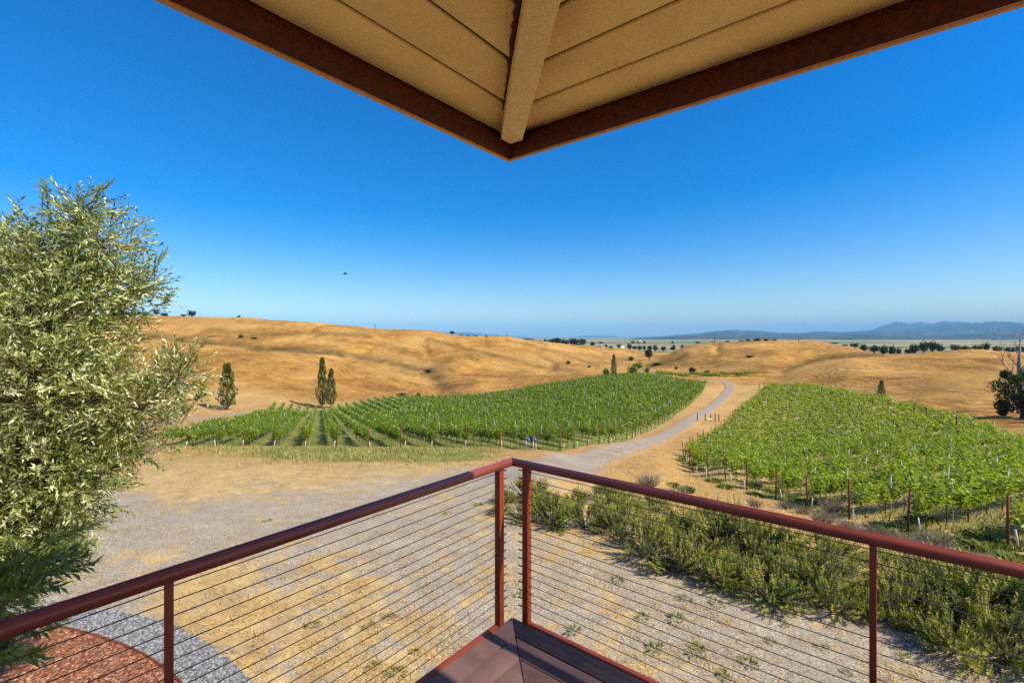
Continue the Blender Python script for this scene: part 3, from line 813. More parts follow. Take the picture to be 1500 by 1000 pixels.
# ragged dark strip of bare trim beside the beam
mb = MB(); n = 60
ss = np.linspace(.42, 2.6, n)
sgn = 1 if (HP(1, .1, 0)[0] < HP(1, -.1, 0)[0]) else -1
wd = (.010+.026*(ss-.42)/1.2) + .007*np.array([random.uniform(-1, 1) for _ in ss])
inner = [HP(s, sgn*(hw+.001), zt(s)-.004) for s in ss]; outer = [HP(s, sgn*(hw+w), zt(s)-.004) for s, w in zip(ss, wd)]
for k in range(n-1):
    b = [inner[k], inner[k+1], outer[k+1], outer[k]]
    poly_prism(mb, [v-O0-np.array((0,0,.006)) for v in b], [v-O0 for v in b])
mb.obj('flashing_strip', M['darkmetal'] if False else M['maroon'], roof)
# ------------------------------------------------------------------ grapevines
def vine_leaves(n_shoot, per, L, seed, spread=.30):
    g = np.random.default_rng(seed)
    base = np.stack([g.uniform(-.92, .92, n_shoot), g.normal(0, .04, n_shoot), np.full(n_shoot, .82)], 1)
    hgt = g.uniform(.45, 1.15, n_shoot); lean = g.normal(0, spread, (n_shoot, 2))*np.array([.5, 1])
    t = g.uniform(0.0, 1, (n_shoot, per))
    c = base[:, None, :] + np.stack([lean[:, :1]*t**1.3, lean[:, 1:]*t**1.6, hgt[:, None]*t - .25*np.abs(lean[:, 1:])*t*t], -1)
    c = c.reshape(-1, 3); c[:, 2] += g.uniform(-.14, .05, len(c))
    N = len(c)
    a = g.uniform(0, 6.28, N)
    out = np.stack([np.cos(a), np.sin(a), g.uniform(-.5, .3, N)], 1)
    nor = np.stack([np.cos(a)*.4, np.sin(a)*.6, g.uniform(.2, 1, N)], 1)+g.normal(0, .35, (N, 3))
    c = c + out*g.uniform(.02, .14, N)[:, None]
    Ls = L*g.uniform(.65, 1.25, N)
    v, f = leaf_quads(c, out, nor, Ls, Ls*1.05)
    tint = np.clip(.34+.30*t.ravel()**2*g.uniform(0, 1, N)+g.normal(0, .17, N), 0, 1)
    return v, f, np.repeat(tint, 4)

def vine_trunk(seed):
    g = random.Random(seed); mb = MB()
    x = g.uniform(-.05, .05)
    mb.tube([(x,0,-.1),(x+g.uniform(-.03,.03),.01,.3),(x+g.uniform(-.03,.03),-.01,.6),(x,0,.82)], [.03,.022,.02,.018], 6)
    mb.tube([(x,0,.80),(x-.4,.01,.84),(x-.9,0,.82)], [.016,.013,.009], 5); mb.tube([(x,0,.80),(x+.4,-.01,.84),(x+.9,0,.82)], [.016,.013,.009], 5)
    return mb.mesh('trunk', True)
VM = []
for s in range(7):
    v, f, t = vine_leaves(25, 26, .122, 100+s, .34)
    VM.append((make_mesh('canopy', v, f, {'tint': t}), vine_trunk(s)))
    VM[-1][0].materials.append(M['vine']); VM[-1][1].materials.append(M['vinewood'])
VML = {}
for cm, tm in VM:
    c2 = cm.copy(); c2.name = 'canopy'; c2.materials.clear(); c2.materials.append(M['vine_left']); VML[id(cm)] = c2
LOD = {1: [vine_leaves(23, 19, .14, 300+s, .34) for s in range(4)], 2: [vine_leaves(18, 9, .215, 320+s, .32) for s in range(4)], 3: [vine_leaves(12, 6, .33, 340+s, .30) for s in range(4)]}

rowsL = grow_rows(VL, DL, 2.28, .9)
rowsR = grow_rows(VR, DR, 2.6, .4)
vines = []; stakes = []; endposts = []
for tagname, rows, dr in (('left', rowsL, DL), ('right', rowsR, DR)):
    # number the rows from the one whose near end is closest
    near = [min((a[1], tuple(a)), (b[1], tuple(b))) for a, b in rows]
    order = {k: i+1 for i, k in enumerate(sorted(range(len(rows)), key=lambda k: (near[k][1][0] if tagname == 'left' else near[k][0])))}
    for k, (a, b) in enumerate(rows):
        L = np.linalg.norm(b-a); n = int(L/1.8)
        endposts.append((tagname, order[k], a, b, dr))
        for q in range(n):
            p = a + dr*(1.1+1.8*q) + rng.normal(0, .05, 2)
            if rng.random() < .025: continue
            vines.append((p[0], p[1], tagname, order[k], q+1))
            if q % 3 == 1: stakes.append((p[0]+dr[0]*.5, p[1]+dr[1]*.5, tagname, order[k], q//3+1))
vx = np.array([v[0] for v in vines]); vy = np.array([v[1] for v in vines]); vz = T(vx, vy)
vpx = CX+F*vx/vy; vpy = HZ-(vz-CAM)/vy*F
vis = (vpx > -10) & (vpx < 1515) & ~((vpx < 240))
idx = np.argsort(np.where(vis, vy, 1e6))[:300]
near_set = set(idx.tolist())
for i in idx:
    x, y, side, rw, q = vines[i]
    an = math.atan2((DL if side == 'left' else DR)[1], (DL if side == 'left' else DR)[0])
    if rng.random() < .5: an += math.pi
    where = 'left vineyard' if side == 'left' else 'right vineyard'
    cnt = f'{nth(rw)} row from the left' if side == 'left' else f'{nth(rw)} row from the front'
    t = empty('grapevine', (x, y, float(vz[i])), an, f'green grapevine, {nth(q)} from the near end of the {cnt}, {where}', 'grapevine', f'grapevines in the {where}')
    cm, tm = VM[rng.integers(len(VM))]
    s = rng.uniform(.9, 1.1); t.scale = (1, rng.uniform(.9, 1.25)*(.78 if side == 'left' else 1), s)
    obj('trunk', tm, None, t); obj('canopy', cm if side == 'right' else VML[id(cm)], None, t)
# the remaining rows as one mass
def tile(ii, lod, dr):
    V = []; Fq = []; Tn = []; n0 = 0
    for i in ii:
        v, f, t = LOD[lod][rng.integers(4)]
        dd = dr[vines[i][2]]
        sgn = 1 if rng.random() < .5 else -1
        sy, sz = rng.uniform(.9, 1.3)*(.72 if vines[i][2] == 'left' else 1.0), rng.uniform(.9, 1.12)
        w = np.stack([sgn*(v[:,0]*dd[0]-v[:,1]*sy*dd[1])+vx[i], sgn*(v[:,0]*dd[1]+v[:,1]*sy*dd[0])+vy[i], v[:,2]*sz+vz[i]], 1)
        V.append(w); Fq.append(f+n0); Tn.append(t); n0 += len(v)
    return V, Fq, Tn, n0
rest = [i for i in range(len(vines)) if i not in near_set and vpx[i] > -150 and vpx[i] < 1900]
for side in ('left', 'right'):
    V = []; Fq = []; Tn = []; n0 = 0
    for lod, lo, hi in ((1, 0, 48), (2, 48, 95), (3, 95, 999)):
        ii = [i for i in rest if lo <= vy[i] < hi and vines[i][2] == side]
        if not ii: continue
        a, b, c, m = tile(ii, lod, {'left': DL, 'right': DR})
        V += a; Fq += [x+n0 for x in b]; Tn += c; n0 += m
    # one more strip of vines beyond the bend of the track
    strip_pts = [] if side == 'right' else [hit(px, 553.5, 150) for px in range(975, 1112, 3)]
    for h in strip_pts:
        if h is None: continue
        for w in range(2):
            v, f, t = LOD[3][rng.integers(4)]
            V.append(v*np.array([1.4,1.6,1.3])+np.array([h.x+rng.normal(0,.6), h.y+8+rng.normal(0,2), T1(h.x, h.y+8)])); Fq.append(f+n0); Tn.append(t); n0 += len(v)
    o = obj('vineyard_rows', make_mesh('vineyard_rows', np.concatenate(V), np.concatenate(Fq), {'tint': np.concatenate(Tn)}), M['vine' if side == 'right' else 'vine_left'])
    tag(o, f'mass of {"bright" if side == "right" else "dark"} green grapevine rows filling the farther part of the {side} vineyard', 'vineyard', kind='stuff')
print('vines', len(vines), 'rows', len(rowsL), len(rowsR), 'stakes', len(stakes))
# trunks of the farther vines in the nearer part
mb = MB()
for i in rest:
    if vy[i] < 75: mb.tube([(vx[i],vy[i],vz[i]-.05),(vx[i],vy[i],vz[i]+.85)], .022, 4, cap=False)
o = mb.obj('vine_trunks', M['vinewood']); tag(o, 'thin dark trunks under the farther grapevine rows', 'vine trunks', kind='stuff')

# end posts: rusty steel, one per row end
pm = []
for lean in (.0, .07, .14, -.05):
    mb = MB(); h = 1.75
    mb.tube([(0,0,-.2),(lean*h*.5,0,h*.5),(lean*h,0,h)], [.045,.04,.038], 8); pm.append(mb.mesh('end_post')); pm[-1].materials.append(M['rust'])
sm = []
for lean in (.0, .10, -.12):
    mb = MB(); mb.tube([(0,0,-.1),(lean*.35,.02,.35),(lean*.75,.03,.62)], [.03,.028,.026], 8); sm.append(mb.mesh('anchor_stake')); sm[-1].materials.append(M['white'])
for tagname, rw, a, b, dr in endposts:
    lo, hi = (a, b) if a[1] < b[1] else (b, a)
    d = lo[1]; px = CX+F*lo[0]/lo[1]
    if not (-10 < px < 1510) or d > 120: continue
    if tagname == 'left' and px < 215: continue
    where = f'{tagname} vineyard'
    cnt = f'{nth(rw)} row from the left' if tagname == 'left' else f'{nth(rw)} row from the front'
    o = obj('end_post', pm[rng.integers(4)], None, None, (lo[0], lo[1], T1(*lo)), random.uniform(-.6, .6)+(math.pi if tagname == 'right' else 0))
    tag(o, f'rusty steel end post of the {cnt}, {where}', 'post', f'end posts of the {where}')
    if d < 75:
        p = lo + np.array([rng.uniform(-.2,.35), -rng.uniform(.05,.3)])
        o = obj('anchor_stake', sm[rng.integers(3)], None, None, (p[0], p[1], T1(*p)), random.uniform(0, 6))
        tag(o, f'short white stake beside the end post of the {cnt}, {where}', 'stake', f'white stakes of the {where}')
# dark post line across the upper right vineyard
mb = MB(); mb.tube([(0,0,-.2),(.02,0,1.2),(.03,0,2.3)], [.10,.095,.09], 6); tall = mb.mesh('line_post'); tall.materials.append(M['rust'])
for k, (px, py) in enumerate([(1112,571),(1119,570),(1133,573),(1144,574),(1161,575),(1185,576),(1203,580),(1219,584),(1278,597),(1301,603),(1339,616),(1357,619),(1379,629),(1401,636)]):
    h = hit(px, py, 30)
    o = obj('line_post', tall, None, None, h); o.scale = (1, 1, .9+.03*(k % 4))
    tag(o, f'{nth(k+1)} dark post from the left in the line across the upper right vineyard', 'post', 'dark post line of the upper right vineyard')

# slim metal line stakes along the rows
g1 = MB(); g1.box((-.02,-.015,-.1), (.04,0,0), (0,.03,0), (0,0,1.9)); g1.box((-.027,-.02,1.76), (.054,0,0), (0,.04,0), (0,0,.06)); sk = g1.mesh('trellis_stake'); sk.materials.append(M['galv'])
sx = np.array([s[0] for s in stakes]); sy = np.array([s[1] for s in stakes]); sz = T(sx, sy); spx = CX+F*sx/sy
order = [i for i in np.argsort(sy) if 0 < spx[i] < 1500 and spx[i] > 235]
order = [i for k, i in enumerate(order) if k < 120 or rng.random() < .45]
for i in order[:190]:
    side, rw, q = stakes[i][2:]
    cnt = f'{nth(rw)} row from the left' if side == 'left' else f'{nth(rw)} row from the front'
    o = obj('trellis_stake', sk, None, None, (sx[i], sy[i], float(sz[i])), random.uniform(-.3, .3)); o.rotation_euler[1] = random.uniform(-.05, .05)
    tag(o, f'slim grey metal stake, {nth(q)} along the {cnt}, {side} vineyard', 'stake', f'metal stakes of the {side} vineyard')
mb = MB()
for i in order[190:]:
    w = .03+.0002*sy[i]
    mb.box((sx[i]-w/2, sy[i]-w/2, sz[i]-.1), (w,0,0), (0,w,0), (0,0,2.05))
o = mb.obj('far_stakes', M['galv']); tag(o, 'slim pale stakes standing in the farther vineyard rows', 'stakes', kind='stuff')
# drip hoses on the nearest rows
for tagname, rw, a, b, dr in endposts:
    lo, hi = (a, b) if a[1] < b[1] else (b, a)
    if tagname != 'right' or lo[1] > 34: continue
    if np.linalg.norm(hi-lo) < 3: continue
    q = np.linspace(0, min(26, np.linalg.norm(hi-lo)), 14)
    pts = [lo+(hi-lo)/np.linalg.norm(hi-lo)*t for t in q]
    z0 = T(np.array([p[0] for p in pts]), np.array([p[1] for p in pts]))
    mb = MB(); mb.tube([(p[0], p[1], z+.45+.03*math.sin(k*2.1)) for k, (p, z) in enumerate(zip(pts, z0))], .014, 5)
    o = mb.obj('drip_hose', M['blackhose'], smooth=True)
    tag(o, f'black drip hose strung along the {nth(rw)} row from the front, right vineyard', 'hose', 'drip hoses of the right vineyard')

# white irrigation risers with violet joints at the left vineyard edge
for k, (px, py) in enumerate([(773, 659), (783, 659.5)]):
    h = hit(px, py, 20); t = empty('irrigation_valve', h, .3*k+.2, ['white pipe riser with violet joints beside the vineyard end post, the left one', 'white pipe riser with violet joints beside the vineyard end post, the right one'][k], 'irrigation valve', 'irrigation risers'); t.scale = (.6, .6, .85)
    mb = MB(); mb.tube([(-.16,0,-.1),(-.16,0,.95)], .05, 8); mb.tube([(.16,0,-.1),(.16,0,.80)], .05, 8); mb.tube([(-.16,0,.95),(.16,0,.80)], .05, 8); mb.obj('pipe', M['white'], t)
    mb = MB(); mb.tube([(-.16,0,.70),(-.16,0,1.0)], .065, 8); mb.tube([(.16,0,.55),(.16,0,.84)], .065, 8); mb.cbox((0,0,.90), .16, .13, .16); mb.obj('joint', M['blueprimer'], t)

# posts by the bend of the track
for k, (px, py, hh) in enumerate([(1021.5,617,1.5),(1047.5,617,1.45),(1053,617,1.3)]):
    h = hit(px, py, 30); mb = MB(); mb.tube([(0,0,-.2),(0.02,0,hh)], [.10,.09], 8); o = mb.obj('timber_post', M['poletimber'], None, h)
    tag(o, ['grey timber post at the edge of the track before the bend', 'grey timber post right of the low white rail', 'rightmost grey timber post by the low white rail'][k], 'post', 'timber posts by the track')
h = hit(1033, 616, 30); h2 = hit(1041, 617, 30)
t = empty('low_barrier', h, 0, 'low white rail between two timber posts beside the track', 'barrier')
dv = Vector(h2)-Vector(h)
for s in (0, 1):
    mb = MB(); mb.tube([tuple(dv*s+Vector((0,0,-.2))), tuple(dv*s+Vector((0,0,1.35)))], .09, 8); mb.obj('post', M['poletimber'], t)
mb = MB(); mb.tube([(0,-.12,.42), tuple(dv+Vector((.1,-.12,.40)))], .11, 8); mb.obj('rail', M['white'], t)

# white tank and box under the tree past the bend
h = hit(1011, 549.5, 120)
t = empty('water_tank', h, 0, 'small white domed tank under the tree past the bend of the track', 'tank')
mb = MB(); mb.tube([(0,0,-.3),(0,0,1.0),(0,0,1.25),(0,0,1.4)], [.75,.75,.55,.2], 14); mb.obj('body', M['white'], t); mb = MB(); mb.tube([(0,0,1.38),(0,0,1.5)], .18, 10); mb.obj('lid', M['galv'], t)
h = hit(1001, 549.5, 120); mb = MB(); mb.cbox((0,0,.45), .7, .6, 1.1); mb.cbox((0,0,1.03), .8, .7, .08); o = bevel(mb.obj('pump_box', M['white'], None, h), .04); tag(o, 'small white pump box left of the white tank', 'box')

# ------------------------------------------------------------------ rosemary hedge
def rosemary(seed, n=190, R_=.78, H=.82):
    g = np.random.default_rng(seed); C = []; D = []; Nn = []; Ls = []; Ti = []
    stems = MB()
    for k in range(n):
        if k % 7 == 0: ca, cr, ch, ct = g.uniform(0, 6.28), math.sqrt(g.random()), g.uniform(.6, 1.3), np.clip(g.normal(.5, .24), .05, 1)
        a = ca+g.normal(0, .17); rr = np.clip(cr+g.normal(0, .09), 0, 1.05)
        tip = np.array([math.cos(a)*rr*R_*g.uniform(.85, 1.15), math.sin(a)*rr*R_*g.uniform(.85, 1.15), H*ch*(1.0-.72*rr**2.2)*g.uniform(.80, 1.15)])
        b = tip*np.array([.70, .70, .55])*g.uniform(.7, 1.1)+g.normal(0, .03, 3)
        base_t = np.clip(ct+g.normal(0, .1), 0, 1)
        m = 26
        t = np.linspace(.0, 1, m)[:, None]
        mid = b*.5+tip*.5+np.array([math.cos(a), math.sin(a), 0])*.06
        p = b*(1-t)**2+2*mid*t*(1-t)+tip*t*t
        up = unit(tip-mid)
        ph = np.arange(m)*2.4+g.random()*6
        e1 = unit(np.cross(up, [1.,.2,.1])); e2 = np.cross(up, e1)
        rad = np.cos(ph)[:, None]*e1+np.sin(ph)[:, None]*e2
        C.append(p); D.append(rad*.75+up); Nn.append(rad*-.4+up*.6+g.normal(0,.2,(m,3))); Ls.append(g.uniform(.05,.085,m)*(1-.35*t.ravel())); Ti.append(np.clip(base_t-.12+.34*t.ravel()**1.5+g.normal(0,.1,m),0,1))
        if k % 3 == 0: stems.tube([b*np.array([.25,.25,0])-np.array([0,0,.05]), b, tip*.95], [.013,.008,.003], 4, cap=False, tint=g.random())
    Ls = np.concatenate(Ls)
    v, f = leaf_quads(np.concatenate(C), np.concatenate(D), np.concatenate(Nn), Ls, Ls*.34)
    me = make_mesh('foliage', v, f, {'tint': np.repeat(np.concatenate(Ti), 4)}); me.materials.append(M['rosemary'])
    sm_ = stems.mesh('stems'); sm_.materials.append(M['brush'])
    return me, sm_
RM = [rosemary(500+s) for s in range(5)]
RM += [rosemary(520, 130, .85, .62), rosemary(521, 120, .6, 1.0)]
hedge = []
front = [(735,752),(772,757),(812,762),(858,770),(905,786),(950,812),(990,832),(1030,846),(1075,858),(1120,872),(1166,885),(1212,888),(1262,902),(1308,915),(1352,930),(1400,944),(1448,958),(1495,975)]
second = [(750,738),(800,742),(850,748),(900,758),(945,776),(985,800),(1030,815),(1072,828),(1120,842),(1168,852),(1215,862),(1268,872),(1318,886),(1370,905),(1425,920),(1480,938)]
third = [(880,734),(925,748),(985,778),(1045,797),(1095,810),(1150,826),(1205,840),(1262,854),(1335,872),(1400,890),(1460,908)]
fourth = [(1020,778),(1070,786),(1140,802),(1215,818),(1290,838),(1380,858),(1440,874),(1490,888),(912,722),(960,752),(780,735),(830,735)]
words = {0: 'front line of the rosemary hedge', 1: 'second line of the rosemary hedge', 2: 'third line of the rosemary hedge', 3: 'back line of the rosemary hedge'}
for ln, pts in enumerate((front, second, third, fourth)):
    for k, (px, py) in enumerate(sorted(pts)):
        h = hit(px+random.uniform(-14, 14), py+random.uniform(-5, 6), 4)
        t = empty('rosemary_shrub', h, random.uniform(0, 6.28), f'upright green rosemary shrub, {nth(k+1)} from the left in the {words[ln]}', 'shrub', 'rosemary shrubs along the gravel')
        s = random.choice((.62, .8, .9, 1.0, 1.12, 1.25))*(1.05 if ln else .9); t.scale = (s*1.12, s*random.uniform(.9, 1.25), s*random.uniform(.66, .95))
        fm, st = random.choice(RM); obj('foliage', fm, None, t); obj('stems', st, None, t)
# dry grey brush behind the hedge
def brush(seed):
    g = random.Random(seed); mb = MB()
    for k in range(150):
        a = g.uniform(0, 6.28); r = g.uniform(.1, .75); h = g.uniform(.25, .75)
        b = np.array((math.cos(a)*r*.4, math.sin(a)*r*.4, -.03)); tp = np.array((math.cos(a)*r, math.sin(a)*r, h)); md = (b+tp)/2+np.array((g.uniform(-.1,.1), g.uniform(-.1,.1), .08))
        mb.tube([b, md, tp], [.009,.007,.003], 3, cap=False, tint=g.random())
        for q in range(3):
            e = md+(tp-md)*g.random(); mb.tube([e, e+np.array((g.uniform(-.18,.18), g.uniform(-.18,.18), g.uniform(.02,.18)))], [.005,.002], 3, cap=False, tint=g.random())
    m = mb.mesh('dry_brush'); m.materials.append(M['brush']); return m
BM = [brush(s) for s in range(4)]
for k, (px, py) in enumerate([(1150,745),(1175,752),(1205,765),(1238,775),(1270,788),(1300,795),(1220,750),(1330,806),(1365,800),(990,730),(950,712),(1395,818),(1430,828),(1105,742),(1130,765)]):
    h = hit(px, py, 8); o = obj('dry_brush', random.choice(BM), None, None, h, random.uniform(0, 6)); s = random.uniform(.6, 1.1); o.scale = (s, s, s*.8)
    tag(o, f'bare grey brown twiggy bush, {nth(k+1)} in the dry brush behind the hedge', 'bush', 'dry brush behind the hedge')

# ------------------------------------------------------------------ weeds and straw
def weed(seed, n=60, h=.12, L=.09):
    g = np.random.default_rng(seed)
    a = g.uniform(0, 6.28, n); r = g.random(n)**.5*.14
    c = np.stack([np.cos(a)*r, np.sin(a)*r, g.uniform(0, .03, n)], 1)
    d = np.stack([np.cos(a)*.7+g.normal(0,.3,n), np.sin(a)*.7+g.normal(0,.3,n), g.uniform(.2, 1.4, n)], 1)
    Ls = L*g.uniform(.6, 1.5, n)
    v, f = leaf_quads(c, d, np.stack([-np.cos(a), -np.sin(a), np.ones(n)], 1), Ls, Ls*.22)
    m = make_mesh('weed_tuft', v, f, {'tint': np.repeat(np.clip(g.normal(.5, .25, n), 0, 1), 4)}); m.materials.append(M['weed']); return m
WM = [weed(s) for s in range(4)]
for k, (px, py) in enumerate([(458,917),(541,918),(570,905),(547,976),(582,985),(607,955),(392,763),(1003,877),(1050,885),(1072,872),(1096,972),(1205,948),(1062,992),(990,908),(1150,917),(1020,955),(905,850),(940,905),(760,872),(840,925),(880,985),(700,740),(655,752),(1240,985),(1330,965),(960,952),(1128,940)]):
    h = hit(px, py, 4); o = obj('weed_tuft', random.choice(WM), None, None, h, random.uniform(0, 6)); s = random.uniform(.35, .8); o.scale = (s*1.4, s, s*.8)
    tag(o, f'small green weed tuft on the dry yard, {nth(k+1)} of the scattered weeds', 'weed', 'weeds on the yard')
# bigger green weed clumps at the foot of the right vineyard
BW = [weed(40+s, 620, .4, .13) for s in range(3)]
for m in BW:
    co = np.empty(len(m.vertices)*3, np.float32); m.vertices.foreach_get('co', co); co = co.reshape(-1, 3); co[:, :2] *= 1.9; m.vertices.foreach_set('co', co.ravel())
for k, (px, py) in enumerate([(1010,680),(1020,688),(1045,706),(1062,715),(1100,712),(1105,725),(1135,722),(1155,733),(1172,742),(1205,738),(1225,748),(1298,778),(1322,785),(1380,795),(1410,800),(1450,806),(1478,800),(1000,672),(985,712),(1005,720),(1440,785),(1490,822),(1350,762)]):
    h = hit(px, py, 10); o = obj('weed_clump', random.choice(BW), None, None, h, random.uniform(0, 6)); s = random.uniform(.8, 1.5); o.scale = (s*1.4, s, s)
    tag(o, f'green weed clump at the foot of the right vineyard, {nth(k+1)} of the clumps', 'weed', 'green weeds below the right vineyard')

def blades(name, n, poly_px, L, mat, label, cat, flat, width=.09, cond=None, prob=None):
    """short grass blades scattered on the ground seen inside photo region"""
    t = rng.uniform(poly_px[0], poly_px[1], n); ld = rng.uniform(math.log(poly_px[2]), math.log(poly_px[3]), n)
    y = np.exp(ld); x = (t-CX)/F*y
    keep = np.ones(n, bool)
    if cond is not None: keep &= cond(x, y)
    x, y = x[keep], y[keep]; n = len(x)
    z = T(x, y)
    a = rng.uniform(0, 6.28, n)
    d = np.stack([np.cos(a), np.sin(a), rng.uniform(*flat, n)], 1)
    nor = np.stack([-np.cos(a)*.5, -np.sin(a)*.5, np.ones(n)], 1)+rng.normal(0, .3, (n, 3))
    Ls = rng.uniform(L[0], L[1], n)
    v, f = leaf_quads(np.stack([x, y, z+.004], 1), d, nor, Ls, np.maximum(Ls*width, y*.0006))
    o = obj(name, make_mesh(name, v, f, {'tint': np.repeat(rng.random(n), 4)}), mat)
    return tag(o, label, cat, kind='stuff')
def strawy(x, y):
    z = T(x, y); px = CX+F*x/y; py = HZ-(z-CAM)/y*F
    e = fbm(x*.9, y*.9, 5)*1.7
    sc = np.where((px > 250) & (px < 640) & (py > 820), .5, 0)+np.where((px > 560) & (py > 700) & (px < 950), .02, 0)+np.where((py < 715) & (px < 700), .6, 0)+np.where((px > 880) & (py < 760), .5, 0)
    bed = np.hypot(x-BC[0], y-BC[1]) < BR+.6
    clump = np.hypot((px-225)/60, (py-778)/11) < 1
    return ((e+sc > .12) | clump) & ~bed & (fbm(x*4, y*4, 2) > -.12)
blades('dry_straw', 90000, (40, 1460, 6.0, 34), (.05, .17), M['straw'], 'dry straw littering the yard and the slope below it', 'straw', (-.02, .30), .07, strawy)
def strip_cond(x, y):
    z = T(x, y); px = CX+F*x/y
    return (px < 740) & ((fbm(x*.5, y*.5, 3) > -.16) | (y > 34)) & (rng.random(len(x)) < np.exp(-((px-520)/190)**2)*np.clip((y-21)/8., .05, 1)+.15*(y > 34))
blades('green_grass', 90000, (200, 745, 20, 38.5), (.10, .32), M['greygrass'], 'pale green grass strip in front of the left vineyard', 'grass', (.5, 2.0), .10, strip_cond)
def under_vines(x, y): return inpoly(x, y, VL) | inpoly(x, y, VR)
blades('vineyard_weeds', 80000, (235, 1510, 15, 70), (.12, .36), M['weed'], 'green weeds and grass growing between the vineyard rows', 'weeds', (.4, 1.8), .12, under_vines)
def slope(x, y):
    px = CX+F*x/y
    return ~inpoly(x, y, VL) & ~inpoly(x, y, VR) & (px > 880)
blades('slope_grass', 26000, (880, 1500, 11, 60), (.10, .30), M['straw'], 'dry standing grass on the slope below the hedge', 'grass', (.5, 2.0), .08, slope)
